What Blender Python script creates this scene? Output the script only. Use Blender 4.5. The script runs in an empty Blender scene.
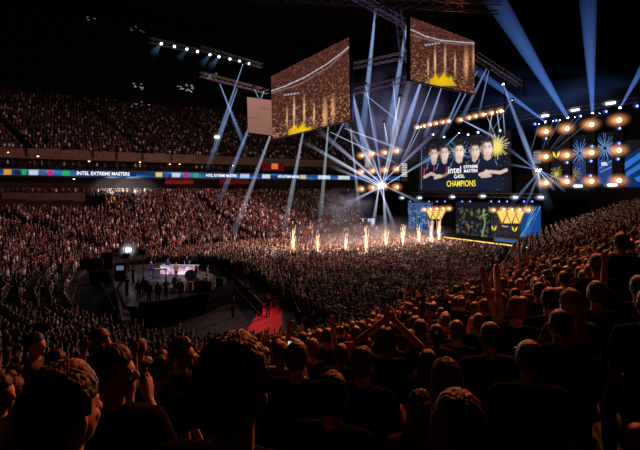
import bpy, bmesh, math, random
import numpy as np
from mathutils import Vector, Matrix, noise as mnoise

random.seed(7)
RNG = np.random.default_rng(11)
SC = bpy.context.scene
COL = SC.collection
F = 440.0            # focal length in pixels of the 640 px wide frame
HY = 190.0           # image row of the horizon
EYE = 10.5           # eye height above the arena floor
PI = math.pi


def at(px, py, Y):
    """world point seen at pixel (px, py) at depth Y"""
    return Vector(((px - 320.0) / F * Y, Y, EYE + (HY - py) / F * Y))


def pix(p):
    return 320.0 + F * p[0] / p[1], HY - F * (p[2] - EYE) / p[1]


# ------------------------------------------------------------------ camera
cam_d = bpy.data.cameras.new('camera')
cam_d.sensor_width = 36.0
cam_d.lens = F * 36.0 / 640.0
cam_d.shift_y = -(225.0 - HY) / 640.0
cam_d.clip_start = 0.05
cam_d.clip_end = 600
cam = bpy.data.objects.new('camera', cam_d)
cam.location = (0, 0, EYE)
cam.rotation_euler = (PI / 2, 0, 0)
COL.objects.link(cam)
SC.camera = cam

SC.view_settings.view_transform = 'Standard'
SC.view_settings.look = 'None'
SC.cycles.max_bounces = 4
SC.cycles.diffuse_bounces = 1
SC.cycles.glossy_bounces = 1
SC.cycles.transmission_bounces = 2
SC.cycles.transparent_max_bounces = 16
SC.cycles.volume_bounces = 0
SC.cycles.sample_clamp_indirect = 1.5
SC.cycles.sample_clamp_direct = 30.0
SC.cycles.use_denoising = True
SC.cycles.volume_step_rate = 1.0
SC.cycles.volume_max_steps = 96
SC.cycles.caustics_reflective = False
SC.cycles.caustics_refractive = False

world = bpy.data.worlds.new('night')
SC.world = world
world.use_nodes = True
world.node_tree.nodes['Background'].inputs[0].default_value = (0.35, 0.25, 0.4, 1)
world.node_tree.nodes['Background'].inputs[1].default_value = 0.0015


# ------------------------------------------------------------------ materials
MATS = {}


def _new(name):
    m = bpy.data.materials.new(name)
    m.use_nodes = True
    m.node_tree.nodes.clear()
    MATS[name] = m
    nt = m.node_tree
    out = nt.nodes.new('ShaderNodeOutputMaterial')
    return m, nt, out


def mat(name, color, rough=0.7, metal=0.0, bump=0.0, scale=20.0, var=0.0, spec=0.3, sheen=0.0):
    if name in MATS:
        return MATS[name]
    m, nt, out = _new(name)
    b = nt.nodes.new('ShaderNodeBsdfPrincipled')
    b.inputs['Base Color'].default_value = (*color, 1)
    b.inputs['Roughness'].default_value = rough
    b.inputs['Metallic'].default_value = metal
    b.inputs['Specular IOR Level'].default_value = spec
    if sheen:
        b.inputs['Sheen Weight'].default_value = sheen
    nt.links.new(b.outputs[0], out.inputs[0])
    if bump or var:
        tc = nt.nodes.new('ShaderNodeTexCoord')
        n = nt.nodes.new('ShaderNodeTexNoise')
        n.inputs['Scale'].default_value = scale
        n.inputs['Detail'].default_value = 4
        nt.links.new(tc.outputs['Object'], n.inputs['Vector'])
        if var:
            r = nt.nodes.new('ShaderNodeValToRGB')
            r.color_ramp.elements[0].color = (*[c * (1 - var) for c in color], 1)
            r.color_ramp.elements[1].color = (*[min(1, c * (1 + var)) for c in color], 1)
            r.color_ramp.elements[0].position = 0.3
            r.color_ramp.elements[1].position = 0.7
            nt.links.new(n.outputs['Fac'], r.inputs[0])
            nt.links.new(r.outputs[0], b.inputs['Base Color'])
        if bump:
            bp = nt.nodes.new('ShaderNodeBump')
            bp.inputs['Strength'].default_value = bump
            nt.links.new(n.outputs['Fac'], bp.inputs['Height'])
            nt.links.new(bp.outputs[0], b.inputs['Normal'])
    return m


def emit(name, color, strength, sampled=True):
    if name in MATS:
        return MATS[name]
    m, nt, out = _new(name)
    e = nt.nodes.new('ShaderNodeEmission')
    e.inputs[0].default_value = (*color, 1)
    e.inputs[1].default_value = strength
    nt.links.new(e.outputs[0], out.inputs[0])
    if not sampled:
        m.cycles.emission_sampling = 'NONE'
    return m


def led_mat(name, strength, sampled=False):
    """a LED wall that shows the picture kept in its point colours"""
    if name in MATS:
        return MATS[name]
    m, nt, out = _new(name)
    a = nt.nodes.new('ShaderNodeAttribute')
    a.attribute_name = 'picture'
    e = nt.nodes.new('ShaderNodeEmission')
    e.inputs[1].default_value = strength
    nt.links.new(a.outputs['Color'], e.inputs[0])
    nt.links.new(e.outputs[0], out.inputs[0])
    if not sampled:
        m.cycles.emission_sampling = 'NONE'
    return m


def objcol_mat(name, rough=0.8, spec=0.3, sheen=0.0, bump=0.0, scale=40.0, stretch=None, var=0.0):
    """surface tinted by the object's own colour, so copies differ"""
    m, nt, out = _new(name)
    b = nt.nodes.new('ShaderNodeBsdfPrincipled')
    oi = nt.nodes.new('ShaderNodeObjectInfo')
    b.inputs['Roughness'].default_value = rough
    b.inputs['Specular IOR Level'].default_value = spec
    b.inputs['Sheen Weight'].default_value = sheen
    tc = nt.nodes.new('ShaderNodeTexCoord')
    mp = nt.nodes.new('ShaderNodeMapping')
    if stretch:
        mp.inputs['Scale'].default_value = stretch
    n = nt.nodes.new('ShaderNodeTexNoise')
    n.inputs['Scale'].default_value = scale
    n.inputs['Detail'].default_value = 3
    nt.links.new(tc.outputs['Object'], mp.inputs[0])
    nt.links.new(mp.outputs[0], n.inputs['Vector'])
    mx = nt.nodes.new('ShaderNodeMix')
    mx.data_type = 'RGBA'
    mx.blend_type = 'MULTIPLY'
    mx.inputs[0].default_value = var
    nt.links.new(oi.outputs['Color'], mx.inputs[6])
    rr = nt.nodes.new('ShaderNodeValToRGB')
    rr.color_ramp.elements[0].position = 0.35
    rr.color_ramp.elements[1].position = 0.65
    nt.links.new(n.outputs['Fac'], rr.inputs[0])
    nt.links.new(rr.outputs[0], mx.inputs[7])
    nt.links.new(mx.outputs[2], b.inputs['Base Color'])
    if bump:
        bp = nt.nodes.new('ShaderNodeBump')
        bp.inputs['Strength'].default_value = bump
        bp.inputs['Distance'].default_value = 0.02
        nt.links.new(n.outputs['Fac'], bp.inputs['Height'])
        nt.links.new(bp.outputs[0], b.inputs['Normal'])
    nt.links.new(b.outputs[0], out.inputs[0])
    return m


M_SKIN = objcol_mat('skin', rough=0.6, spec=0.3, var=0.1, scale=60)
M_HAIR = objcol_mat('hair', rough=0.5, spec=0.4, bump=0.5, scale=45, stretch=(3, 1, 1), var=0.55)
M_CLOTH = objcol_mat('cloth', rough=0.95, spec=0.02, bump=0.3, scale=90, var=0.15)


def vol_ray_mat():
    """light beam painted as self-glowing haze, no lamp lights it: emission falls with the widening of the cone (object z runs 0..1)"""
    m, nt, out = _new('emissive_haze')
    tc = nt.nodes.new('ShaderNodeTexCoord')
    sp = nt.nodes.new('ShaderNodeSeparateXYZ')
    nt.links.new(tc.outputs['Object'], sp.inputs[0])
    oi = nt.nodes.new('ShaderNodeObjectInfo')

    def mth(op, a, b=None):
        n = nt.nodes.new('ShaderNodeMath')
        n.operation = op
        for i, v in enumerate((a, b)):
            if v is None:
                continue
            if isinstance(v, (int, float)):
                n.inputs[i].default_value = v
            else:
                nt.links.new(v, n.inputs[i])
        return n.outputs[0]
    z = mth('MAXIMUM', sp.outputs['Z'], 0.0)
    r = mth('MULTIPLY_ADD', z, 1.0 - RAY_K)
    r.node.inputs[2].default_value = RAY_K
    iz = mth('SUBTRACT', 1.0, z)
    iz = mth('MAXIMUM', iz, 0.0)
    fade = mth('POWER', iz, 1.1)
    fade = mth('MULTIPLY_ADD', fade, 0.92)
    fade.node.inputs[2].default_value = 0.0
    e = mth('DIVIDE', fade, r)
    em = nt.nodes.new('ShaderNodeEmission')
    nt.links.new(oi.outputs['Color'], em.inputs[0])
    nt.links.new(e, em.inputs[1])
    nt.links.new(em.outputs[0], out.inputs['Volume'])
    m.cycles.emission_sampling = 'NONE'
    return m


RAY_K = 0.14
M_RAY = vol_ray_mat()


def vol_ball_mat(name, power, noise_scale=0.0):
    """a ball that glows by itself for lamp glare and smoke, brightest in its middle, tinted by the object colour"""
    m, nt, out = _new(name)
    tc = nt.nodes.new('ShaderNodeTexCoord')
    ln = nt.nodes.new('ShaderNodeVectorMath')
    ln.operation = 'LENGTH'
    nt.links.new(tc.outputs['Object'], ln.inputs[0])
    s = nt.nodes.new('ShaderNodeMath')
    s.operation = 'SUBTRACT'
    s.use_clamp = True
    s.inputs[0].default_value = 1.0
    nt.links.new(ln.outputs['Value'], s.inputs[1])
    p = nt.nodes.new('ShaderNodeMath')
    p.operation = 'POWER'
    nt.links.new(s.outputs[0], p.inputs[0])
    p.inputs[1].default_value = power
    res = p.outputs[0]
    if noise_scale:
        n = nt.nodes.new('ShaderNodeTexNoise')
        n.inputs['Scale'].default_value = noise_scale
        n.inputs['Detail'].default_value = 3
        nt.links.new(tc.outputs['Object'], n.inputs['Vector'])
        rr = nt.nodes.new('ShaderNodeValToRGB')
        rr.color_ramp.elements[0].position = 0.4
        rr.color_ramp.elements[1].position = 0.7
        nt.links.new(n.outputs['Fac'], rr.inputs[0])
        q = nt.nodes.new('ShaderNodeMath')
        q.operation = 'MULTIPLY'
        nt.links.new(res, q.inputs[0])
        nt.links.new(rr.outputs[0], q.inputs[1])
        res = q.outputs[0]
    oi = nt.nodes.new('ShaderNodeObjectInfo')
    em = nt.nodes.new('ShaderNodeEmission')
    nt.links.new(oi.outputs['Color'], em.inputs[0])
    nt.links.new(res, em.inputs[1])
    nt.links.new(em.outputs[0], out.inputs['Volume'])
    m.cycles.emission_sampling = 'NONE'
    return m


M_GLOW = vol_ball_mat('glare_ball', 3.0)  # emissive halo that paints the glare around a lamp
M_SMOKE = vol_ball_mat('glowing_smoke', 1.2, 2.2)

M_BLACK = mat('black_paint', (0.006, 0.006, 0.007), 0.75, spec=0.15)
M_DARK = mat('dark_metal', (0.03, 0.03, 0.035), 0.5, 0.4)
M_TRUSS = mat('truss_metal', (0.12, 0.12, 0.16), 0.4, 0.8)
M_CONC = mat('dark_concrete', (0.016, 0.015, 0.015), 0.9, bump=0.3, scale=3, var=0.35)


# ------------------------------------------------------------------ object helpers
def link(o, parent=None):
    COL.objects.link(o)
    if parent is not None:
        o.parent = parent
    return o


def tag(o, label=None, cat=None, group=None, kind=None):
    if label:
        o['label'] = label
    if cat:
        o['category'] = cat
    if group:
        o['group'] = group
    if kind:
        o['kind'] = kind
    return o


def thing(name, label, cat, loc=(0, 0, 0), rotz=0.0, group=None):
    o = bpy.data.objects.new(name, None)
    o.empty_display_size = 0.2
    o.location = loc
    o.rotation_euler = (0, 0, rotz)
    link(o)
    return tag(o, label, cat, group)


def mesh_obj(name, verts, faces, material, parent=None, smooth=False):
    me = bpy.data.meshes.new(name)
    me.from_pydata([tuple(v) for v in verts], [], faces)
    me.update()
    if smooth:
        me.polygons.foreach_set('use_smooth', [True] * len(me.polygons))
    if material:
        me.materials.append(material)
    o = bpy.data.objects.new(name, me)
    return link(o, parent)


class MB:
    """collects simple solids into one mesh"""

    def __init__(self):
        self.v = []
        self.f = []

    def add(self, verts, faces):
        n = len(self.v)
        self.v += [Vector(p) for p in verts]
        self.f += [[i + n for i in f] for f in faces]
        return self

    def box(self, c, s, rot=None, bevel=0.0):
        hx, hy, hz = s[0] / 2, s[1] / 2, s[2] / 2
        if bevel <= 0:
            vs = [Vector((x, y, z)) for x in (-hx, hx) for y in (-hy, hy) for z in (-hz, hz)]
            fs = [[0, 1, 3, 2], [4, 6, 7, 5], [0, 4, 5, 1], [2, 3, 7, 6], [0, 2, 6, 4], [1, 5, 7, 3]]
        else:
            b = bevel
            ring = [(-hx + b, -hy), (hx - b, -hy), (hx, -hy + b), (hx, hy - b), (hx - b, hy), (-hx + b, hy), (-hx, hy - b), (-hx, -hy + b)]
            vs, fs = [], []
            for z, k in ((-hz, (1 - b / max(hx, hy))), (-hz + b, 1), (hz - b, 1), (hz, (1 - b / max(hx, hy)))):
                vs += [Vector((x * k, y * k, z)) for x, y in ring]
            for r in range(3):
                for i in range(8):
                    j = (i + 1) % 8
                    fs.append([r * 8 + i, r * 8 + j, r * 8 + 8 + j, r * 8 + 8 + i])
            fs.append(list(range(7, -1, -1)))
            fs.append(list(range(24, 32)))
        if rot is not None:
            vs = [rot @ p for p in vs]
        c = Vector(c)
        return self.add([p + c for p in vs], fs)

    def tube(self, p, q, r1, r2=None, n=10, cap=True):
        p, q = Vector(p), Vector(q)
        r2 = r1 if r2 is None else r2
        d = (q - p)
        if d.length < 1e-6:
            return self
        d.normalize()
        a = d.orthogonal().normalized()
        b = d.cross(a)
        vs = []
        for c, r in ((p, r1), (q, r2)):
            for i in range(n):
                t = 2 * PI * i / n
                vs.append(c + a * (r * math.cos(t)) + b * (r * math.sin(t)))
        fs = [[i, (i + 1) % n, n + (i + 1) % n, n + i] for i in range(n)]
        if cap:
            fs.append(list(range(n - 1, -1, -1)))
            fs.append(list(range(n, 2 * n)))
        return self.add(vs, fs)

    def loft(self, rings, n=16, cap=True):
        """rings: (cx, cy, cz, rx, ry) stacked along z"""
        vs, fs = [], []
        for cx, cy, cz, rx, ry in rings:
            for i in range(n):
                t = 2 * PI * i / n
                vs.append(Vector((cx + rx * math.cos(t), cy + ry * math.sin(t), cz)))
        for k in range(len(rings) - 1):
            for i in range(n):
                j = (i + 1) % n
                fs.append([k * n + i, k * n + j, k * n + n + j, k * n + n + i])
        if cap:
            fs.append(list(range(n - 1, -1, -1)))
            m = (len(rings) - 1) * n
            fs.append(list(range(m, m + n)))
        return self.add(vs, fs)

    def ell(self, c, r, n=14, m=9, rot=None):
        vs, fs = [], []
        c = Vector(c)
        vs.append(Vector((0, 0, -1)))
        for k in range(1, m):
            ph = -PI / 2 + PI * k / m
            for i in range(n):
                t = 2 * PI * i / n
                vs.append(Vector((math.cos(ph) * math.cos(t), math.cos(ph) * math.sin(t), math.sin(ph))))
        vs.append(Vector((0, 0, 1)))
        for i in range(n):
            fs.append([0, 1 + (i + 1) % n, 1 + i])
        for k in range(m - 2):
            for i in range(n):
                j = (i + 1) % n
                fs.append([1 + k * n + i, 1 + k * n + j, 1 + (k + 1) * n + j, 1 + (k + 1) * n + i])
        top = len(vs) - 1
        for i in range(n):
            fs.append([1 + (m - 2) * n + i, 1 + (m - 2) * n + (i + 1) % n, top])
        vs = [Vector((v.x * r[0], v.y * r[1], v.z * r[2])) for v in vs]
        if rot is not None:
            vs = [rot @ v for v in vs]
        return self.add([v + c for v in vs], fs)

    def cap_tube(self, p, q, r1, r2=None, n=12):
        r2 = r1 if r2 is None else r2
        p, q = Vector(p), Vector(q)
        self.tube(p, q, r1, r2, n)
        self.ell(p, (r1,) * 3, n, 8)
        self.ell(q, (r2,) * 3, n, 8)
        return self

    def build(self, name, material, parent=None, smooth=False):
        return mesh_obj(name, self.v, self.f, material, parent, smooth)


def children_of(o):
    return list(o.children)


def copy_tree(o, parent=None):
    c = o.copy()
    COL.objects.link(c)
    if parent is not None:
        c.parent = parent
    for ch in list(o.children):
        copy_tree(ch, c)
    return c


def text(body, loc, xdir, updir, size, material, name='lettering', parent=None, align='CENTER', bold=0.0, sx=1.0, extrude=0.0):
    cu = bpy.data.curves.new(name, 'FONT')
    cu.body = body
    cu.size = size
    cu.align_x = align
    cu.align_y = 'CENTER'
    cu.offset = bold
    cu.extrude = extrude
    tmp = bpy.data.objects.new('tmp', cu)
    COL.objects.link(tmp)
    me = bpy.data.meshes.new_from_object(tmp.evaluated_get(bpy.context.evaluated_depsgraph_get()))
    COL.objects.unlink(tmp)
    bpy.data.objects.remove(tmp)
    bpy.data.curves.remove(cu)
    me.materials.clear()
    me.materials.append(material)
    o = bpy.data.objects.new(name, me)
    link(o, parent)
    x = Vector(xdir).normalized()
    u = Vector(updir)
    z = x.cross(u).normalized()
    y = z.cross(x)
    mtx = Matrix(((x.x * sx, y.x, z.x, loc[0]), (x.y * sx, y.y, z.y, loc[1]), (x.z * sx, y.z, z.z, loc[2]), (0, 0, 0, 1)))
    if parent is not None:
        mtx = parent.matrix_basis.inverted() @ mtx
    o.matrix_basis = mtx
    return o


# ------------------------------------------------------------------ stage frame of reference
# the stage front is one long plane; s runs along it to the right, e comes out towards the audience
T = Vector((0.504, -0.864, 0)).normalized()
N = Vector((-0.864, -0.504, 0)).normalized()
S0 = Vector((27.0, 84.8, 0))
STAGE_YAW = math.atan2(T.y, T.x)


def ST(s, e, z):
    return S0 + T * s + N * e + Vector((0, 0, z))


def on_stage(px, py, e=0.0):
    """(s, z) on the stage plane pushed out by e, seen at pixel (px, py)"""
    u = (px - 320.0) / F
    o = S0 + N * e
    # (u*Y - o.x)*N.x + (Y - o.y)*N.y = 0
    Y = (o.x * N.x + o.y * N.y) / (u * N.x + N.y)
    p = Vector((u * Y, Y, 0))
    return (p - o).dot(T), EYE + (HY - py) / F * Y, Y


def stage_pt(px, py, e=0.0):
    s, z, Y = on_stage(px, py, e)
    return ST(s, e, z)
# ------------------------------------------------------------------ the bowl
# pairs of front-row and back-row points around the arena, with the height of the back row
BOWL = [
    ((14, 101), (5, 123), 9.0, 1.1),
    ((-4, 89.5), (-17, 110), 9.0, 1.1),
    ((-17, 79), (-38, 99), 9.0, 1.1),
    ((-27, 67), (-60, 83), 9.2, 1.1),
    ((-29.5, 56), (-70, 62), 9.6, 1.1),
    ((-25.5, 46), (-68, 38), 10.0, 1.1),
    ((-20.5, 36.3), (-58, 14), 10.6, 1.1),
    ((-14, 29.0), (-38, -8), 11.8, 1.1),
    ((-7, 26.3), (-16, -16), 12.6, 1.1),
    ((-1.4, 26.9), (.8, -13.5), 13.4, 1.06),
    ((1, 27.3), (8, -12), 13.4, .88),
    ((9, 32), (24, -3), 15.4, .72),
    ((16, 42), (37, 10), 15.3, .74),
    ((22.5, 54), (47, 25), 13.4, .8),
    ((28.5, 66), (54, 44), 12.6, .85),
    ((34, 76), (60, 62), 12.6, .85),
]
NS, NR = 240, 42


def catmull(pts, n):
    pts = np.array(pts, float)
    m = len(pts)
    out = []
    for i in range(n):
        t = i / (n - 1) * (m - 1)
        k = min(int(t), m - 2)
        f = t - k
        p0, p1, p2, p3 = pts[max(k - 1, 0)], pts[k], pts[k + 1], pts[min(k + 2, m - 1)]
        out.append(0.5 * (2 * p1 + (p2 - p0) * f + (2 * p0 - 5 * p1 + 4 * p2 - p3) * f * f + (3 * p1 - p0 - 3 * p2 + p3) * f ** 3))
    return np.array(out)


FRONT = catmull([b[0] for b in BOWL], NS)
BACK = catmull([b[1] for b in BOWL], NS)
ZB, ZP = catmull([(b[2], b[3]) for b in BOWL], NS).T


def row_xy(k):
    f = k / NR
    return FRONT * (1 - f) + BACK * f


def row_z(k):
    f = k / NR
    return 0.45 + (ZB - 0.45) * f ** ZP


def build_bowl():
    vs, fs = [], []
    for k in range(NR + 1):
        xy = row_xy(k)
        z0 = row_z(k - 1) if k > 0 else np.zeros(NS)
        z1 = row_z(k)
        for z in (z0, z1):
            for i in range(NS):
                vs.append((xy[i, 0], xy[i, 1], z[i]))
    for r in range(2 * (NR + 1) - 1):
        for i in range(NS - 1):
            a = r * NS + i
            fs.append([a, a + 1, a + 1 + NS, a + NS])
    o = mesh_obj('floor.001', vs, fs, M_CONC)
    tag(o, 'dark stepped concrete terraces of the lower bowl', 'terrace', kind='structure')


build_bowl()

# table for reading the terrace height under any point
_K = np.arange(NR + 1)
_TX = np.stack([row_xy(k) for k in _K])           # (NR+1, NS, 2)
_TZ = np.stack([row_z(k) for k in _K])


def ground(x, y):
    d = (_TX[:, :, 0] - x) ** 2 + (_TX[:, :, 1] - y) ** 2
    k, i = np.unravel_index(np.argmin(d), d.shape)
    if k == 0:
        return 0.0
    # a point between row k-1 and row k stands on tread k-1
    p = np.array((x, y))
    dirv = BACK[i] - FRONT[i]
    f = np.dot(p - FRONT[i], dirv) / np.dot(dirv, dirv) * NR
    kk = int(math.floor(f + 1e-6))
    if kk < 0:
        return 0.0
    return float(_TZ[min(kk, NR), i])


# floor, outer walls, ceiling
M_FLOOR = mat('arena_floor', (0.010, 0.0095, 0.010), 0.6, bump=0.05, scale=2, var=0.4)
fl = mesh_obj('floor', [(-120, -45, 0), (110, -45, 0), (110, 175, 0), (-120, 175, 0)], [[0, 1, 2, 3]], M_FLOOR)
tag(fl, 'dark arena floor', 'floor', kind='structure')
M_WALL = mat('black_wall', (0.012, 0.011, 0.013), 0.95, bump=0.1, scale=0.5, var=0.5, spec=0.05)
for nm, q in (('wall_back', [(-120, 172, 0), (110, 172, 0), (110, 172, 60), (-120, 172, 60)]),
              ('wall_left', [(-118, -45, 0), (-118, 175, 0), (-118, 175, 60), (-118, -45, 60)]),
              ('wall_right', [(108, 175, 0), (108, -45, 0), (108, -45, 60), (108, 175, 60)]),
              ('wall_front', [(110, -43, 0), (-120, -43, 0), (-120, -43, 60), (110, -43, 60)]),
              ('ceiling', [(-120, -45, 58), (-120, 175, 58), (110, 175, 58), (110, -45, 58)])):
    o = mesh_obj(nm, q, [[0, 1, 2, 3]], M_WALL)
    tag(o, 'black %s of the arena' % nm.replace('_', ' '), 'ceiling' if nm == 'ceiling' else 'wall', kind='structure')

# ------------------------------------------------------------------ ribbon level and upper tier on the far side
RING = catmull([(-90, 30), (-80, 50), (-73, 69), (-62, 85), (-38, 100.5), (-17, 112), (8.6, 126), (32, 139), (60, 154)], 260)
_d = np.gradient(RING, axis=0)
_d /= np.linalg.norm(_d, axis=1)[:, None]
RNORM = np.stack([-_d[:, 1], _d[:, 0]], 1)        # outward, away from the floor


def ring_strip(name, off0, z0, off1, z1, material, i0=0, i1=None, kind='structure', label=None, cat=None, parent=None):
    i1 = len(RING) if i1 is None else i1
    vs, fs = [], []
    for off, z in ((off0, z0), (off1, z1)):
        p = RING + RNORM * off
        for i in range(i0, i1):
            vs.append((p[i, 0], p[i, 1], z))
    n = i1 - i0
    for i in range(n - 1):
        fs.append([i, i + 1, n + i + 1, n + i])
    o = mesh_obj(name, vs, fs, material, parent)
    if parent is None:
        tag(o, label, cat, kind=kind)
    return o


def ring_index(px):
    u = (px - 320) / F
    return int(np.argmin(np.abs(RING[:, 0] - u * RING[:, 1]) + (RING[:, 1] < 0) * 1e3))


M_TAN = mat('tan_fascia', (0.16, 0.11, 0.08), 0.8, bump=0.1, scale=1.5, var=0.3)
M_BROWN = mat('brown_board', (0.10, 0.055, 0.035), 0.7, bump=0.1, scale=1.5, var=0.3)
M_SUITE = mat('suite_wall', (0.03, 0.018, 0.018), 0.9)
ring_strip('wall_concourse', 5, 8.5, 5, 13.3, M_SUITE, label='dark wall at the back of the lower concourse', cat='wall')
ring_strip('floor.002', -1.0, 9.2, 5, 9.2, M_CONC, label='concourse floor behind the last row', cat='floor')
ring_strip('trim_1', 0.05, 13.2, 5, 13.2, M_SUITE, label='soffit above the lower concourse', cat='trim')
ring_strip('trim_2', 0.05, 13.1, 0.05, 14.9, M_DARK, label='dark balcony front carrying the ribbon display', cat='trim')
ring_strip('floor.003', 0.05, 14.9, 5.5, 14.9, M_CONC, label='floor of the suite level', cat='floor')
ring_strip('wall_suites', 5.5, 14.9, 5.5, 17.6, M_SUITE, label='dark back wall of the suite level', cat='wall')
ring_strip('trim_3', 1.0, 16.9, 5.5, 16.9, M_SUITE, label='soffit above the suite level', cat='trim')
ring_strip('trim_4', 1.0, 16.9, 1.2, 18.9, M_TAN, label='tan front panel of the upper tier', cat='trim')
# panel joints on the tan front
for i in range(40, 250, 14):
    pass
# upper tier steps
UPR = 20


def upper_row(k):
    off = 1.3 + k * 1.15
    z = 18.3 + k * 0.78
    return off, z


def build_upper():
    vs, fs = [], []
    n = len(RING)
    for k in range(UPR + 1):
        off, z = upper_row(k)
        zp = upper_row(k - 1)[1] if k else 18.3
        p = RING + RNORM * off
        for zz in (zp, z):
            for i in range(n):
                vs.append((p[i, 0], p[i, 1], zz))
    for r in range(2 * (UPR + 1) - 1):
        for i in range(n - 1):
            a = r * n + i
            fs.append([a, a + 1, a + 1 + n, a + n])
    o = mesh_obj('floor.004', vs, fs, M_CONC)
    tag(o, 'dark stepped terraces of the upper tier', 'terrace', kind='structure')


build_upper()
ring_strip('wall_upper', 25.5, 30, 25.5, 58, M_WALL, label='black wall above the upper tier', cat='wall')

# ------------------------------------------------------------------ ribbon display: blue LED band with sponsor blocks and words
i0, i1 = 2, len(RING) - 2
rib = thing('ribbon_display', 'long blue LED ribbon display along the far balcony front', 'display', (-38, 100.5, 13.9))
vs, fs, cols = [], [], []
NRV = 7
idx = np.linspace(i0, i1, 1100)
pr = np.stack([np.interp(idx, np.arange(len(RING)), RING[:, 0] - RNORM[:, 0] * 0.12), np.interp(idx, np.arange(len(RING)), RING[:, 1] - RNORM[:, 1] * 0.12)], 1)
arc = np.concatenate([[0], np.cumsum(np.linalg.norm(np.diff(pr, axis=0), axis=1))])
a_img = [pix((p[0], p[1], 14)) for p in pr]
ZR0, ZR1 = 13.42, 14.62
BLOCKS = [(4, 11, (1.0, .35, .02)), (14.5, 20, (.02, .02, .05)), (21.5, 26, (.03, .5, .1)), (29, 38, (.7, .8, 1)), (40, 46, (.1, .12, .3)), (48, 53, (.9, .02, .2)),
          (62, 69, (.02, .55, .12)), (156, 162, (.9, .75, .15)), (164, 169, (.05, .1, .4)), (172, 180, (.75, .85, 1)), (183, 188, (.8, .03, .2)), (193, 199, (.05, .5, .15)),
          (240, 249, (.6, .75, 1)), (262, 270, (.75, .85, 1)), (300, 306, (.8, .7, .3)), (318, 330, (.7, .85, 1)), (338, 350, (.8, .9, 1))]
for j in range(NRV):
    for i in range(len(idx)):
        z = ZR0 + (ZR1 - ZR0) * j / (NRV - 1)
        vs.append((pr[i, 0] - rib.location[0], pr[i, 1] - rib.location[1], z - rib.location[2]))
        x = a_img[i][0] if pr[i, 1] > 5 else -999
        w = 0.5 + 0.5 * math.sin(arc[i] * 0.35 + j * 0.5) * math.sin(arc[i] * 0.11 + 1.0)
        c = np.array((0.01 + 0.10 * w ** 3, 0.04 + 0.30 * w ** 2, 0.16 + 0.75 * w ** 2))
        if 78 < x < 136 or 205 < x < 236 or 276 < x < 298:
            c = np.array((0.01, 0.03, 0.14)) if 1 <= j <= 5 else c
        for x0, x1, bc in BLOCKS:
            if x0 <= x <= x1 and 1 <= j <= 5:
                c = np.array(bc)
        cols.append((*c, 1))
for j in range(NRV - 1):
    for i in range(len(idx) - 1):
        a = j * len(idx) + i
        fs.append([a, a + 1, a + 1 + len(idx), a + len(idx)])
o = mesh_obj('led_band', vs, fs, led_mat('ribbon_led', 0.75), rib)
at_ = o.data.attributes.new('picture', 'FLOAT_COLOR', 'POINT')
at_.data.foreach_set('color', np.array(cols, np.float32).ravel())
M_TXT = emit('white_lettering', (0.85, 0.93, 1.0), 1.3, False)


def ring_text(px, body, size, sx=1.0):
    i = ring_index(px)
    p = RING[i] - RNORM[i] * 0.3
    d = _d[i]
    bpy.context.view_layer.update()
    return text(body, (p[0], p[1], 14.0), (d[0], d[1], 0), (0, 0, 1), size, M_TXT, 'lettering', rib, bold=0.02, sx=sx)


for px, sz, sxx in ((106, 1.05, .86), (221, .95, .7), (287, .9, .6)):
    ring_text(px, 'INTEL EXTREME MASTERS', sz, sxx)

# lamps hanging in the suite level
M_LAMPW = emit('warm_lamp', (1.0, 0.72, 0.35), 5.0)
for px, py, hs in ((38, 155.5, .45), (91, 160.5, .5), (141, 161.5, .45), (168, 163.5, .4), (178, 163.5, .4), (232, 165, .35), (75, 178.3, .4), (8, 151.5, .35)):
    i = ring_index(px)
    off = 0.7 if py < 170 else 0.5
    p = RING[i] + RNORM[i] * (-0.2)
    z = EYE + (HY - py) / F * p[1]
    lampl = {38: 'warm lamp at the far left end of the suite level', 91: 'brightest warm lamp above the middle of the lettering on the ribbon', 141: 'warm lamp over the right end of the ribbon lettering',
             168: 'left lamp of the close pair right of the ribbon lettering', 178: 'right lamp of the close pair right of the ribbon lettering', 232: 'warm lamp beside the small blank hanging screen',
             75: 'warm lamp under the ribbon display on the left', 8: 'white lamp at the left edge of the picture above the ribbon'}[px]
    t = thing('ceiling_lamp', lampl, 'lamp', (p[0], p[1], z), group='lamps along the far balcony')
    MB().loft([(0, 0, -.12, hs * .5, hs * .5), (0, 0, 0, hs * .55, hs * .55), (0, 0, .12, hs * .4, hs * .4)], 12).build('lamp_shade', M_DARK, t)
    MB().ell((0, 0, -.14), (hs * .45, hs * .45, hs * .3)).build('bulb', M_LAMPW, t, True)

# brown partition wall and red drapes at the back of the lower bowl
def panel_on_ring(name, px0, px1, py0, py1, off, material, label, cat, thick=0.15, kind=None):
    ia, ib = ring_index(px0), ring_index(px1)
    mb = MB()
    n = max(2, ib - ia + 1)
    pts = []
    for i in np.linspace(ia, ib, n):
        j = int(round(i))
        p = RING[j] + RNORM[j] * off
        pts.append((p, RNORM[j]))
    ys = [(EYE + (HY - py1) / F * p[1], EYE + (HY - py0) / F * p[1]) for p, _ in pts]
    vs, fs = [], []
    for (p, nn), (z0, z1) in zip(pts, ys):
        for o2 in (0, thick):
            q = p + nn * o2
            vs += [(q[0], q[1], z0), (q[0], q[1], z1)]
    for k in range(n - 1):
        a = 4 * k
        fs += [[a, a + 4, a + 5, a + 1], [a + 2, a + 3, a + 7, a + 6], [a + 1, a + 5, a + 7, a + 3], [a, a + 2, a + 6, a + 4]]
    fs += [[0, 1, 3, 2], [4 * n - 4, 4 * n - 2, 4 * n - 1, 4 * n - 3]]
    o = mesh_obj(name, vs, fs, material)
    return tag(o, label, cat, kind=kind)


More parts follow.
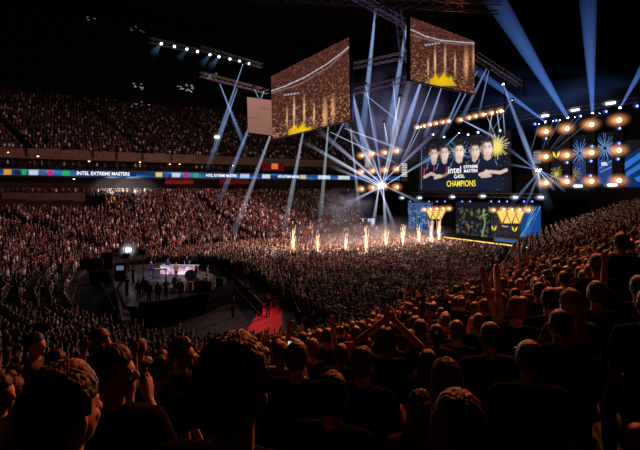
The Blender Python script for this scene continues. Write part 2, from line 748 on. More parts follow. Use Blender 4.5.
panel_on_ring('partition', 22, 84, 193.0, 206, -4.0, M_BROWN, 'long brown partition wall behind the left end of the far stand', 'partition')
panel_on_ring('partition', 0, 21, 192.5, 199, -4.2, M_BROWN, 'short brown partition at the left edge above the far stand', 'partition')
M_RED = mat('red_drape', (0.35, 0.01, 0.03), 0.8, bump=0.4, scale=3, var=0.3)
panel_on_ring('drape', 165, 195, 178.5, 184, 1.2, M_RED, 'dark red drape under the ribbon display', 'drape')
panel_on_ring('drape', 262, 285, 164, 171, 0.6, M_RED, 'red wall hanging above the ribbon beside the big screen', 'drape')
panel_on_ring('drape', 222, 250, 179, 184, 1.2, M_RED, 'maroon drape under the ribbon right of the first drape', 'drape')
# orange lit doorway sign
panel_on_ring('exit_sign', 107.5, 113, 197, 205, -4.6, emit('orange_sign', (1.0, .3, .03), 0.9), 'small glowing orange panel at the top of the stand aisle', 'sign')
panel_on_ring('wall_poster', 271, 279, 163.5, 169, 0.4, emit('orange_poster', (1.0, .28, .08), 0.6), 'glowing orange panel above the ribbon left of the stage lights', 'panel')
for a, b in ((26, 56), (60, 90), (95, 108), (116, 137), (143, 165), (172, 196)):
    ia, ib = ring_index(a), ring_index(b)
    z0 = 16.5
    panel_on_ring('balcony_panel', a, b, HY - (18.8 - EYE) * F / RING[ia][1] , HY - (17.1 - EYE) * F / RING[ia][1], 0.7, M_TAN,
                  'tan balcony panel of the upper tier ' + {26: 'at the left end', 60: 'right of the left end one', 95: 'above the start of the ribbon lettering', 116: 'above the end of the ribbon lettering', 143: 'above the left red drape', 172: 'nearest the small blank screen'}[a], 'panel')
# ------------------------------------------------------------------ painting helpers for LED pictures (photo pixel units)
class Paint:
    def __init__(self, x0, y0, x1, y1, s):
        self.x0, self.y0, self.s = x0, y0, s
        self.w, self.h = int((x1 - x0) * s) + 1, int((y1 - y0) * s) + 1
        self.a = np.zeros((self.h, self.w, 3))
        yy, xx = np.mgrid[0:self.h, 0:self.w]
        self.X = x0 + xx / s
        self.Y = y0 + yy / s

    def put(self, m, c, al=1.0):
        m = np.clip(m, 0, 1)[..., None] * al
        self.a = self.a * (1 - m) + np.array(c) * m

    def fill(self, c):
        self.a[:] = c

    def ell(self, cx, cy, rx, ry, c, soft=0.15, rot=0.0, al=1.0):
        dx, dy = self.X - cx, self.Y - cy
        if rot:
            dx, dy = dx * math.cos(rot) + dy * math.sin(rot), -dx * math.sin(rot) + dy * math.cos(rot)
        d = np.sqrt((dx / rx) ** 2 + (dy / ry) ** 2)
        self.put((1 - d) / soft + 0.5, c, al)

    def glow(self, cx, cy, rx, ry, c, p=2.0):
        d = np.sqrt(((self.X - cx) / rx) ** 2 + ((self.Y - cy) / ry) ** 2)
        self.a += np.clip(1 - d, 0, 1)[..., None] ** p * np.array(c)

    def poly(self, pts, c, al=1.0):
        ins = np.zeros(self.X.shape, bool)
        n = len(pts)
        for i in range(n):
            (xa, ya), (xb, yb) = pts[i], pts[(i + 1) % n]
            if ya == yb:
                continue
            cond = (ya > self.Y) != (yb > self.Y)
            ins ^= cond & (self.X < (xb - xa) * (self.Y - ya) / (yb - ya) + xa)
        self.put(ins.astype(float), c, al)

    def line(self, pts, w, c, al=1.0):
        for (xa, ya), (xb, yb) in zip(pts[:-1], pts[1:]):
            dx, dy = xb - xa, yb - ya
            L = dx * dx + dy * dy + 1e-9
            t = np.clip(((self.X - xa) * dx + (self.Y - ya) * dy) / L, 0, 1)
            d = np.hypot(self.X - xa - t * dx, self.Y - ya - t * dy)
            self.put((w / 2 - d) * self.s + 0.5, c, al)

    def at(self, x, y):
        i = np.clip(((np.asarray(y) - self.y0) * self.s), 0, self.h - 1).astype(int)
        j = np.clip(((np.asarray(x) - self.x0) * self.s), 0, self.w - 1).astype(int)
        return self.a[i, j]


def led_panel(name, p00, p10, p11, p01, nx, ny, paint, material, parent=None, colors=None):
    """p00 bottom left, p10 bottom right, p11 top right, p01 top left (world)"""
    p00, p10, p11, p01 = map(Vector, (p00, p10, p11, p01))
    vs, cols = [], []
    off = parent.location if parent is not None else Vector((0, 0, 0))
    for j in range(ny + 1):
        v = j / ny
        for i in range(nx + 1):
            u = i / nx
            p = (p00 * (1 - u) + p10 * u) * (1 - v) + (p01 * (1 - u) + p11 * u) * v
            x, y = pix(p)
            cols.append((*paint.at(x, y), 1.0))
            vs.append(p - off)
    fs = [[j * (nx + 1) + i, j * (nx + 1) + i + 1, (j + 1) * (nx + 1) + i + 1, (j + 1) * (nx + 1) + i] for j in range(ny) for i in range(nx)]
    o = mesh_obj(name, vs, fs, material, parent)
    a = o.data.attributes.new('picture', 'FLOAT_COLOR', 'POINT')
    a.data.foreach_set('color', np.array(cols, np.float32).ravel())
    return o


def fireworks(P, cx, cy, r, c1, c2, n=16, seed=1, w=0.35):
    rg = random.Random(seed)
    w *= .62
    for k in range(n):
        a = 2 * PI * k / n + rg.uniform(-.1, .1)
        for rr, cc in ((r, c1), (r * .62, c2)):
            L = rr * rg.uniform(.75, 1.05)
            P.line([(cx + math.cos(a) * L * .25, cy + math.sin(a) * L * .25), (cx + math.cos(a) * L, cy + math.sin(a) * L)], w, cc)


# ------------------------------------------------------------------ main screen with the five champions
WB = []   # stage box builder helper


def sbox(mb, s0, s1, e0, e1, z0, z1):
    """a box in stage coordinates (world)"""
    ps = [ST(s, e, z) for s in (s0, s1) for e in (e0, e1) for z in (z0, z1)]
    mb.add(ps, [[0, 1, 3, 2], [4, 6, 7, 5], [0, 4, 5, 1], [2, 3, 7, 6], [0, 2, 6, 4], [1, 5, 7, 3]])
    return mb


def local(mb, t):
    mb.v = [v - Vector(t.location) for v in mb.v]
    return mb


P = Paint(412, 120, 516, 196, 6)
P.fill((0.012, 0.010, 0.022))
rg = random.Random(3)
fireworks(P, 497, 146, 13, (1.0, .8, .12), (.9, .7, .2), 22, 4, .8)
P.ell(497, 147, 5, 7, (.95, .75, .2), .8)
fireworks(P, 458, 152, 13, (.05, .30, .7), (.15, .5, .9), 20, 5, .7)
fireworks(P, 430, 160, 9, (.04, .2, .5), (.05, .3, .6), 14, 6, .6)
for k in range(120):
    x, y = rg.uniform(420, 510), rg.uniform(132, 190)
    P.ell(x, y, .35, .35, (.12, .2, .4), .5)
# players: (head x, head y, half width, half height, body polygon)
NAVY = (.010, .014, .036)
SKINC = (.86, .66, .56)
PL = [(433.8, 154.5, 3.6, 6.6, -1, .80), (444.4, 153.2, 3.9, 6.8, -1, .9), (475.0, 151.0, 4.3, 7.2, 1, .9), (487.2, 148.0, 4.9, 7.8, 1, 1.0), (459.0, 151.2, 4.6, 7.6, 0, 1.05)]
for hx, hy, rx, ry, side, br in PL:
    rx, ry, hy = rx * 1.2, ry * 1.2, hy - 1.2
    sh = hy + ry * 1.25
    bw = rx * 2.3
    bot = 189 if side else 172
    P.poly([(hx - rx * .6, sh - 2.5), (hx + rx * .6, sh - 2.5), (hx + bw * .8, sh + 1.5), (hx + bw, sh + 6), (hx + bw * 1.1, bot), (hx - bw * 1.1, bot), (hx - bw, sh + 6), (hx - bw * .8, sh + 1.5)], [c * br for c in NAVY])
    P.line([(hx - bw * .55, sh + .6), (hx - bw * .75, sh + 7)], .45, (.35, .4, .6))
    P.line([(hx + bw * .55, sh + .6), (hx + bw * .75, sh + 7)], .45, (.35, .4, .6))
    P.line([(hx - bw * .95, sh + 5), (hx - bw * 1.0, sh + 13)], .8, (.6, .05, .1))
    P.poly([(hx - rx * .55, hy), (hx + rx * .55, hy), (hx + rx * .6, sh), (hx, sh + 2.2), (hx - rx * .6, sh)], [c * .72 * br for c in SKINC])
    P.ell(hx - rx * 1.0, hy + .4, rx * .2, ry * .2, [c * .7 * br for c in SKINC])
    P.ell(hx + rx * 1.0, hy + .4, rx * .2, ry * .2, [c * .7 * br for c in SKINC])
    P.ell(hx, hy - ry * .22, rx * 1.04, ry * .92, (.022, .014, .012))
    P.ell(hx + .15, hy + ry * .24, rx * .80, ry * .78, [c * br for c in SKINC], .25)
    P.poly([(hx - rx * .8, hy - ry * .2), (hx - rx * .5, hy - ry * .62), (hx + rx * .1, hy - ry * .42), (hx + rx * .7, hy - ry * .5), (hx + rx * .85, hy - ry * .1), (hx + rx * .6, hy - ry * 1.0), (hx - rx * .6, hy - ry * 1.0)], (.022, .014, .012), .9)
    P.ell(hx + rx * .35, hy + ry * .2, rx * .45, ry * .6, [min(1, c * 1.15 * br) for c in SKINC], .9)
    for e in (-1, 1):
        P.ell(hx + e * rx * .36, hy + ry * .02, rx * .2, ry * .06, (.06, .03, .03), .5)
        P.line([(hx + e * rx * .16, hy - ry * .14), (hx + e * rx * .56, hy - ry * .16)], .5, (.08, .04, .03))
    P.line([(hx + .1, hy + .3), (hx + .3, hy + ry * .34)], .5, (.62, .42, .35))
    P.line([(hx - rx * .28, hy + ry * .58), (hx + rx * .3, hy + ry * .58)], .5, (.45, .18, .16))
    if side >= 0 and rx > 4.4 or rx < 3.7:
        P.ell(hx, hy + ry * .84, rx * .6, ry * .16, (.30, .19, .15), .8, al=.4)
    P.ell(hx - rx * .72, hy + ry * .2, rx * .3, ry * .7, (.38, .25, .2), .9, al=.55)
# crossed forearms
P.line([(424.5, 177), (431, 173.5), (438, 176.5)], 3.0, (.62, .42, .36))
P.ell(439, 175.8, 2.2, 1.6, (.75, .55, .46))
P.line([(435, 178), (444, 175.5), (448, 173)], 2.6, (.68, .48, .40))
P.line([(480, 174.5), (490, 171.5), (500, 172.5), (506, 170)], 3.4, (.72, .52, .44))
P.ell(486.5, 173, 3.0, 3.4, (.78, .58, .48))
P.line([(482, 176.5), (490, 175.5)], 3, (.66, .46, .4))
P.poly([(442, 172), (478, 169), (478, 190), (442, 191)], (.012, .013, .03), .55)
P.line([(421.5, 148), (421.5, 189)], .5, (.5, .55, .6), .4)
P.a *= 1.0
sA, zA, _ = on_stage(419.5, 190)
sB, zB, _ = on_stage(510, 190)
ZT = 20.6
ZM = 10.2
main = thing('stage_screen', 'big stage screen showing five players in dark jerseys and the word CHAMPIONS', 'screen', ST((sA + sB) / 2, 0, ZM))
led_panel('led_face', ST(sA, 0.05, ZM), ST(sB, 0.05, ZM), ST(sB, 0.05, ZT), ST(sA, 0.05, ZT), 200, 130, P, led_mat('main_led', 1.0), main)
mb = MB()
sbox(mb, sA - .3, sB + .3, -1.2, 0.0, ZM - .3, ZT + .3)
local(mb, main).build('screen_housing', M_BLACK, main)
bpy.context.view_layer.update()


def stage_text(px, py, body, h_px, mtl, parent, sx=1.0, bold=0.0, e=0.12, align='CENTER'):
    s, z, Y = on_stage(px, py, e)
    return text(body, ST(s, e, z), T, (0, 0, 1), h_px / F * Y * 1.38, mtl, 'lettering', parent, align, bold, sx)


M_WHT = emit('white_led_text', (1, 1, 1), 1.15, False)
M_YEL = emit('yellow_led_text', (1.0, .82, .02), 1.15, False)
stage_text(454.5, 170.2, 'intel', 7.0, M_WHT, main, 1.06, .02)
stage_text(470.6, 166.8, 'EXTREME', 3.1, M_WHT, main, 1.0, .015)
stage_text(470.6, 171.0, 'MASTERS', 3.1, M_WHT, main, 1.0, .015)
stage_text(461.3, 176.3, 'ESL', 3.2, M_WHT, main, 1.3, .015)
stage_text(460.6, 183.8, 'CHAMPIONS', 5.9, M_YEL, main, .80, .022)
# small round mark before ESL
s, z, Y = on_stage(455.8, 176.3, .12)
mbk = MB()
for k in range(14):
    a0, a1 = 2 * PI * k / 14, 2 * PI * (k + 1) / 14
    c = ST(s, .12, z)
    q = [c + T * (math.cos(a) * r) + Vector((0, 0, math.sin(a) * r)) for a, r in ((a0, .42), (a1, .42), (a1, .25), (a0, .25))]
    if 2 < k or k == 0:
        mbk.add(q, [[0, 1, 2, 3]])
local(mbk, main).build('round_mark', M_WHT, main)

# ------------------------------------------------------------------ stage body, wall behind, header
mb = MB()
sbox(mb, -29, 33, -10, 3.5, 0.0, 1.55)
o = mb.build('stage_platform', M_BLACK)
tag(o, 'long black stage platform under the main screen', 'stage')
mb = MB()
sbox(mb, -31, 36, -12, -11.5, 0, 27)
o = mb.build('wall_stage', M_WALL)
tag(o, 'black drape wall behind the stage', 'wall', kind='structure')
# yellow lit lip of the stage
mb = MB()
s0, z0, _ = on_stage(444, 229, 3.6)
s1, z1, _ = on_stage(541, 234, 3.6)
sbox(mb, s0, s1, 3.5, 3.62, 1.45, 1.62)
tag(mb.build('led_strip', emit('yellow_strip', (1.0, .62, .12), 1.6)), 'thin glowing yellow strip along the front edge of the stage', 'light strip')

# lower LED wall, three fields
P2 = Paint(398, 196, 546, 246, 6)
P2.fill((.02, .02, .04))
for x in np.arange(404, 434, .6):
    P2.line([(x, 203), (x + rg.uniform(-2, 2), 238)], .5, (.05 + .1 * rg.random(), .15 + .2 * rg.random(), .45 + .3 * rg.random()))
for k in range(40):
    P2.ell(rg.uniform(404, 434), rg.uniform(205, 238), rg.uniform(.5, 2.2), rg.uniform(.3, 1), (.5, .75, 1), .9, al=.6)
for k in range(130):
    x, y = rg.uniform(456, 492), rg.uniform(208, 238)
    c = rg.choice([(.5, .35, .06), (.15, .25, .08), (.3, .25, .12), (.05, .06, .06)])
    P2.ell(x, y, rg.uniform(.3, 1.3), rg.uniform(.4, 2), c, .8, al=.8)
P2.line([(483, 212), (485, 222), (482, 236)], 1.6, (.35, .6, .25))
P2.line([(481, 216), (487, 214)], 1.2, (.5, .7, .3))
P2.ell(484, 210.5, 1.4, 1.8, (.5, .6, .3))
P2.poly([(492, 207), (541, 206), (541, 240), (492, 240)], (.05, .04, .05))
for k in range(60):
    P2.ell(rg.uniform(492, 528), rg.uniform(208, 240), rg.uniform(.4, 2), rg.uniform(.3, 1), rg.choice([(.3, .22, .05), (.1, .15, .35), (.05, .1, .25)]), .8, al=.7)
P2.poly([(522, 208), (541, 206), (541, 236), (520, 238)], (.02, .12, .5))
for k in range(14):
    P2.line([(520 + rg.uniform(0, 8), 236), (530 + rg.uniform(0, 11), 207)], rg.uniform(.5, 1.6), rg.choice([(.05, .3, .9), (.3, .65, 1), (.01, .05, .25)]))
P2.ell(528, 209, 5, 3, (.9, .5, .1), .8)


def low_panel(px0, px1, label, e=-3.0):
    s0 = on_stage(px0, 215, e)[0]
    s1 = on_stage(px1, 215, e)[0]
    t = thing('stage_backdrop_screen', label, 'screen', ST((s0 + s1) / 2, e, 1.5))
    led_panel('led_face', ST(s0, e + .05, 1.6), ST(s1, e + .05, 1.6), ST(s1, e + .05, 8.0), ST(s0, e + .05, 8.0), max(24, int((px1 - px0) * 3)), 70, P2, led_mat('low_led', 0.5), t)
    m_ = MB()
    sbox(m_, s0, s1, e - .5, e, 1.55, 8.15)
    local(m_, t).build('screen_housing', M_BLACK, t)
    return t


low_panel(408, 433, 'lower stage screen with icy blue picture, left of the gold triangles')
low_panel(456, 490, 'lower stage screen with dark gold and green picture, in the middle')
lowR = low_panel(491, 541, 'lower stage screen with blue flames, right of the middle one')

# gold triangular trusses in front of the lower screens
M_GOLD = emit('gold_glow', (1.0, .72, .16), 1.0)
M_GOLDF = mat('gold_frame', (.7, .45, .1), .35, .8)


def triangles(pxs, y0, y1, label, e):
    t = thing('triangle_sign', label, 'stage sign', stage_pt((pxs[0][0] + pxs[-1][1]) / 2, y1, e))
    for xa, xb in pxs:
        a, b, c = stage_pt(xa, y0, e), stage_pt(xb, y0, e), stage_pt((xa + xb) / 2, y1, e)
        cen = (a + b + c) / 3
        m1 = MB()
        A, B, C_ = [cen + (v - cen) * .88 for v in (a, b, c)]
        m1.add([A, B, C_, A - N * .15, B - N * .15, C_ - N * .15], [[0, 1, 2], [3, 5, 4], [0, 3, 4, 1], [1, 4, 5, 2], [2, 5, 3, 0]])
        local(m1, t).build('glowing_panel', M_GOLD, t)
        m2 = MB()
        for u, v in ((a, b), (b, c), (c, a)):
            m2.tube(u, v, .09, n=6)
        local(m2, t).build('frame', M_GOLDF, t)
    for (xa, xb), (xc, xd) in zip(pxs[:-1], pxs[1:]):
        a, b, c = stage_pt((xa + xb) / 2 + .6, y1, e), stage_pt((xc + xd) / 2 - .6, y1, e), stage_pt((xb + xc) / 2, y0 + 2.2, e)
        cen = (a + b + c) / 3
        m1 = MB()
        A, B, C_ = [cen + (v - cen) * .8 for v in (a, b, c)]
        m1.add([A, B, C_, A - N * .15, B - N * .15, C_ - N * .15], [[0, 1, 2], [3, 5, 4], [0, 3, 4, 1], [1, 4, 5, 2], [2, 5, 3, 0]])
        local(m1, t).build('glowing_panel', M_GOLD, t)
    return t


triangles([(426, 434.5), (431.5, 440), (437, 446)], 210.5, 219.5, 'row of three gold triangles over the left part of the stage', -1.0)
triangles([(496, 508.5), (505.5, 517.5), (514.5, 525)], 211, 224, 'row of three larger gold triangles over the right part of the stage', -1.5)


def wings_logo(px, py, h, mtl, parent, e):
    """yellow winged V emblem: two blades on each side meeting at the bottom"""
    s, z, Y = on_stage(px, py, e)
    k = h / F * Y
    m_ = MB()
    for sg in (-1, 1):
        for (x0, y0), (x1, y1), (x2, y2), (x3, y3) in (((.0, -.5), (.12, -.22), (.52, .5), (.40, -.15)), ((.0, -.25), (.10, -.1), (.26, .42), (.24, .02))):
            m_.add([ST(s + sg * x * k, e, z + y * k) for x, y in ((x0, y0), (x1, y1), (x2, y2), (x3, y3))], [[0, 1, 2, 3] if sg > 0 else [3, 2, 1, 0]])
    if parent is not None:
        local(m_, parent)
    return m_.build('winged_emblem', mtl, parent)


wings_logo(494, 228, 6, M_YEL, lowR, -2.85)
wings_logo(514.5, 229, 6, M_YEL, lowR, -2.85)
stage_text(505, 226.5, 'VITALITY', 1.4, M_WHT, lowR, 1.0, 0, -2.85)

# player booths: two desks with monitors on the stage
M_DESK = mat('dark_desk', (.02, .02, .028), .4)
for px0, px1, lab in ((424, 446, 'dark player desk at the left of the stage'), (496, 520, 'dark player desk at the right of the stage')):
    s0, s1 = on_stage(px0, 230, .5)[0], on_stage(px1, 230, .5)[0]
    t = thing('player_desk', lab, 'desk', ST((s0 + s1) / 2, .5, 1.55))
    m_ = MB()
    sbox(m_, s0, s1, .1, 1.1, 2.2, 2.3)
    local(m_, t).build('desk_top', M_DESK, t)
    for s in (s0, s1 - .15):
        m_ = MB()
        sbox(m_, s, s + .15, .15, 1.05, 1.55, 2.2)
        local(m_, t).build('leg', M_DESK, t)
    m_ = MB()
    sbox(m_, s0 + .15, s1 - .15, 1.0, 1.05, 1.6, 2.2)
    local(m_, t).build('front_panel', emit('desk_glow', (.1, .2, .5), .5), t)
    for k in range(5):
        s = s0 + (s1 - s0) * (k + .5) / 5
        mon = thing('monitor', 'monitor %s on the %s' % (['at the left end', 'second from the left end', 'in the middle', 'second from the right end', 'at the right end'][k], lab.replace('dark ', '')), 'monitor', ST(s, .6, 2.3), STAGE_YAW)
        MB().box((0, 0, .04), (.22, .16, .02)).build('base', M_BLACK, mon)
        MB().box((0, 0, .12), (.04, .03, .16)).build('stand', M_BLACK, mon)
        MB().box((0, 0, .36), (.58, .04, .36)).build('panel', M_BLACK, mon)

# ------------------------------------------------------------------ right wing: LED strips and black towers
P3 = Paint(526, 120, 648, 200, 6)
P3.fill((.012, .012, .02))
# strip 1 white and gold words
for y in np.arange(142, 164, 1.5):
    P3.line([(533.5, y), (540.5, y - .3)], .7, (.5, .5, .45) if y > 150 else (.3, .28, .2))
fireworks(P3, 537, 172, 7, (.8, .6, .15), (.6, .45, .1), 14, 8, .6)
# strip 2 gold fireworks, strip 3 gold to blue, strip 4 blue
fireworks(P3, 556.5, 174, 9, (.85, .65, .15), (.7, .5, .1), 18, 9, .6)
P3.ell(556.5, 174, 2, 2, (.9, .7, .2), .7)
fireworks(P3, 580, 153, 14, (.12, .32, .95), (.25, .5, 1), 24, 10, .7)
P3.poly([(574, 163), (588, 160), (588, 184), (574, 184)], (.03, .07, .25), .8)
fireworks(P3, 574, 174, 8, (.8, .62, .15), (.6, .45, .1), 14, 11, .55)
fireworks(P3, 605, 148, 15, (.10, .30, .9), (.25, .5, 1), 26, 12, .75)
P3.poly([(598, 160), (612, 160), (612, 184), (598, 184)], (.03, .10, .40), .75)
P3.line([(600, 168), (611, 161)], 1.6, (.1, .3, .8))
P3.line([(600, 172), (611, 167)], .8, (.3, .5, .9))
# far right blue stripes
P3.poly([(624, 158), (648, 142), (648, 190), (624, 190)], (.01, .04, .18))
for q in ([(624, 163), (648, 147), (648, 153), (624, 170)], [(626, 172), (648, 158), (648, 164), (626, 177)], [(634, 178), (648, 172), (648, 178), (638, 182)]):
    P3.poly(q, (.04, .22, .85))
ZW0, ZW1 = 10.9, 17.6
stripL = [(533, 541, 'white and gold lettering column', 'narrow LED column with white lines and gold sparks, left end of the right wing', 16.8),
          (551, 562, '', 'LED column with a yellow winged emblem over gold fireworks', 17.2),
          (573, 586, '', 'LED column with blue fireworks over gold ones', 18.6),
          (598, 613, '', 'LED column with large blue fireworks and blue haze', 18.6),
          (625, 646, '', 'LED column with diagonal blue stripes at the right edge', 17.2)]
wing_things = []
for px0, px1, _, lab, ztop in stripL:
    s0, s1 = on_stage(px0, 165)[0], on_stage(px1, 165)[0]
    t = thing('led_column', lab, 'LED column', ST((s0 + s1) / 2, 0, ZW0), group='LED columns of the right stage wing')
    led_panel('led_face', ST(s0, .05, ZW0), ST(s1, .05, ZW0), ST(s1, .05, ztop), ST(s0, .05, ztop), 46, 130, P3, led_mat('wing_led', 0.7), t)
    m_ = MB()
    sbox(m_, s0, s1, -.6, 0, ZW0 - .1, ztop + .1)
    local(m_, t).build('panel_housing', M_BLACK, t)
    wing_things.append(t)
wings_logo(556.3, 154.5, 7.5, M_YEL, wing_things[1], .15)
bpy.context.view_layer.update()
stage_text(604.5, 164, 'ESL', 3.0, M_WHT, wing_things[3], 1.0, .02, .15)

# left wing LED panels behind the star of light
P4 = Paint(352, 140, 412, 240, 5)
P4.fill((.02, .02, .035))
for k in range(60):
    P4.line([(rg.uniform(364, 376), rg.uniform(150, 168)), (rg.uniform(364, 376), rg.uniform(150, 168))], .5, rg.choice([(.6, .4, .08), (.1, .08, .04), (.35, .25, .08)]))
for y in np.arange(152, 168, 1.6):
    P4.line([(366, y), (370, y + .3)], .6, (.7, .5, .12))
for y in np.arange(164, 176, 1.7):
    P4.line([(402, y), (406.5, y)], .9, (.9, .9, .85))
P4.poly([(359, 217), (375, 219), (375, 233), (359, 233)], (.55, .62, .85))
for sx0, sx1, zz0, zz1, lab in ((365, 371, 11.5, 20.5, 'gold patterned LED column in the left wing'), (401.5, 407.5, 12.5, 17.5, 'narrow LED column with white lines beside the main screen'), (378, 382, 11.5, 20.5, 'slim dark LED column in the middle of the left wing')):
    s0, s1 = on_stage(sx0, 165)[0], on_stage(sx1, 165)[0]
    t = thing('led_column', lab, 'LED column', ST((s0 + s1) / 2, 0, zz0), group='LED columns of the left stage wing')
    led_panel('led_face', ST(s0, .05, zz0), ST(s1, .05, zz0), ST(s1, .05, zz1), ST(s0, .05, zz1), 30, 90, P4, led_mat('left_led', 0.8), t)
    m_ = MB()
    sbox(m_, s0, s1, -.6, 0, zz0 - .1, zz1 + .1)
    local(m_, t).build('panel_housing', M_BLACK, t)

# speaker and equipment block beneath the left wing
m_ = MB()
s0, s1 = on_stage(358, 210, 3)[0], on_stage(380, 210, 3)[0]
sbox(m_, s0, s1, 1, 3, 0.0, 4.6)
tag(m_.build('equipment_tower', mat('blue_black', (.02, .03, .07), .6)), 'dark blue-black block at the left foot of the stage', 'equipment')
for px0, px1, pya, pyb, lab in ((360, 366, 218, 229, 'left white glowing panel at the left foot of the stage'), (367.5, 375, 218, 232, 'right white glowing panel at the left foot of the stage')):
    e = 3.3
    a, b = stage_pt(px0, pyb, e), stage_pt(px1, pyb, e)
    c, d = stage_pt(px1, pya, e), stage_pt(px0, pya, e)
    tt = thing('light_box', lab, 'light box', (a + b) / 2)
    m_ = MB().add([a, b, c, d, a - N * .2, b - N * .2, c - N * .2, d - N * .2], [[0, 1, 2, 3], [4, 7, 6, 5], [0, 4, 5, 1], [1, 5, 6, 2], [2, 6, 7, 3], [3, 7, 4, 0]])
    local(m_, tt).build('panel', M_DARK, tt)
    aa, bb, cc, dd = [(a + b + c + d) / 4 + (v - (a + b + c + d) / 4) * .92 + N * .03 for v in (a, b, c, d)]
    m_ = MB().add([aa, bb, cc, dd], [[0, 1, 2, 3]])
    local(m_, tt).build('diffuser', emit('cool_panel', (.6, .7, 1), .8), tt)

# ------------------------------------------------------------------ lamps of the stage
M_WARM = emit('blinder_lens', (1.0, .62, .28), 6.0)
M_WASH = emit('wash_lens', (.85, .92, 1.0), 7.0)
M_BLUE = emit('blue_lens', (.12, .2, 1.0), 5.0)


def glow_ball(parent, r, color, strength, squash=(1, 1, 1), name='glow'):
    mb = MB().ell((0, 0, 0), (1, 1, 1), 16, 10)
    o = mb.build(name, M_GLOW, parent)
    o.scale = (r * squash[0], r * squash[1], r * squash[2])
    k = strength / r
    o.color = (color[0] * k, color[1] * k, color[2] * k, 1)
    return o


def blinder(px, py, label, r=0.42, e=0.6, group=None, glow=1.7, gs=1.0):
    p = stage_pt(px, py, e)
    t = thing('blinder_light', label, 'stage light', p, STAGE_YAW, group)
    # local x along the stage, -y towards the audience
    hs_ = MB().box((0, .22, 0), (2.2 * r, .3, 2.2 * r), bevel=.06).build('housing', M_BLACK, t)
    m_ = MB()
    m_.tube((0, .08, 0), (0, .02, 0), r * .78, r * .66, 18)
    m_.build('lens', M_WARM, hs_)
    m_ = MB().tube((-1.2 * r, .22, -.2), (-1.2 * r, .22, .9), .04).tube((1.2 * r, .22, -.2), (1.2 * r, .22, .9), .04).tube((-1.2 * r, .22, .9), (1.2 * r, .22, .9), .04)
    m_.build('yoke', M_DARK, t)
    glow_ball(t, glow * 1.05, (1.0, .40, .15), 3.8 * gs, (1.25, 1, .85)).location = (0, -.3, 0)
    return t


def wash(px, py, label, r=.3, e=.8, group=None, color=M_WASH, gcol=(.7, .8, 1), glow=.9, gs=.8, wide=1.0):
    p = stage_pt(px, py, e)
    t = thing('wash_light', label, 'stage light', p, STAGE_YAW, group)
    hs_ = MB().box((0, .2, 0), (2.1 * r * wide, .25, 1.7 * r), bevel=.05).build('housing', M_BLACK, t)
    m_ = MB()
    if wide > 1.4:
        m_.box((0, .05, 0), (1.3 * r * wide, .06, .7 * r), bevel=.02)
    else:
        m_.tube((0, .08, 0), (0, .04, 0), r * .8, r * .7, 12)
    m_.build('lens', color, hs_)
    MB().tube((0, .2, r * .8), (0, .2, r * .8 + .5), .04).build('clamp', M_DARK, t)
    glow_ball(t, glow * 1.1, gcol, gs * 2.2, (wide * .75, 1, .8)).location = (0, -.2, 0)
    return t


ordn = ['first', 'second', 'third', 'fourth', 'fifth', 'sixth']
row = [(418, 127.2), (424.5, 126), (430.5, 124.6), (436.5, 123.4), (443, 122.2), (449, 121.2)]
for k, (x, y) in enumerate(row):
    blinder(x, y, '%s warm lamp from the left in the left bank above the main screen' % ordn[k], .34, .9, 'warm lamps above the main screen', 1.05, .6)
row = [(461, 119.8), (469.5, 117.8), (476, 116.2), (483.5, 114.6), (492, 113), (501, 111)]
for k, (x, y) in enumerate(row):
    blinder(x, y, '%s warm lamp from the left in the right bank above the main screen' % ordn[k], .34, .9, 'warm lamps above the main screen', 1.05, .65)
for r_, ys in enumerate(((155.5, 153.8, 152.7, 151), (171.7, 171, 170, 169), (189, 187.5, 186, 187))):
    for c_, (x, y) in enumerate(zip((362.3, 373, 385.3, 397.4), ys)):
        blinder(x, y, '%s warm lamp from the left in the %s row of the left stage wing' % (ordn[c_], ('top', 'middle', 'bottom')[r_]), .42, 1.0, 'warm lamps of the left stage wing', 1.6, .75)
TOWX = [(546, 131.5, 156.7, 183), (567, 128.5, 155.2, 181.5), (591.5, 124.6, 152.6, 181.2), (619, 120.2, 150.3, 180.6)]
for c_, (x, *ys) in enumerate(TOWX):
    s = on_stage(x, 150, 0)[0]
    m_ = MB()
    sbox(m_, s - .62, s + .62, -.5, .25, 10.6, 21.2)
    tt = m_.build('light_tower', M_BLACK)
    tag(tt, '%s black lighting tower from the left in the right stage wing' % ordn[c_], 'light tower')
    for r_, y in enumerate(ys):
        blinder(x, y, 'warm lamp at the %s of the %s tower from the left in the right wing' % (('top', 'middle', 'foot')[r_], ordn[c_]), .42, .9, 'warm lamps of the right wing towers', 1.45, .9)
for k, (x, y) in enumerate(((425, 209.6), (431, 209.3), (437, 209), (443.5, 208.8), (449.5, 208.6))):
    blinder(x, y, '%s small warm lamp from the left over the left gold triangles' % ordn[k], .26, -.6, 'warm lamps over the gold triangles', 1.1, .8)
for k, (x, y) in enumerate(((494, 210), (504, 209.5), (512, 209.8), (520, 209.8), (529, 210))):
    blinder(x, y, '%s small warm lamp from the left over the right gold triangles' % ordn[k], .26, -.9, 'warm lamps over the gold triangles', 1.0, .8)
for k, (x, y, lab) in enumerate(((545, 115.8, 'left white wash light over the right wing'), (575, 110.2, 'middle white wash light over the right wing'), (610.5, 103.2, 'right white wash light over the right wing'),
                                (578, 186, 'white wash light under the second tower of the right wing'), (612, 185, 'white wash light under the fourth tower of the right wing'))):
    wash(x, y, lab, .36, 1.2, 'white wash lights of the right wing', wide=2.6, glow=.7, gs=.7)
for k, (x, y) in enumerate(((402.5, 197.8), (420, 197.8), (453, 196.8), (483.3, 196.2), (515.5, 197.3), (541, 197.4))):
    wash(x, y, '%s white wash light from the left under the main screen' % ordn[k], .3, .8, 'white wash lights under the main screen', wide=1.9, glow=.8, gs=.9)
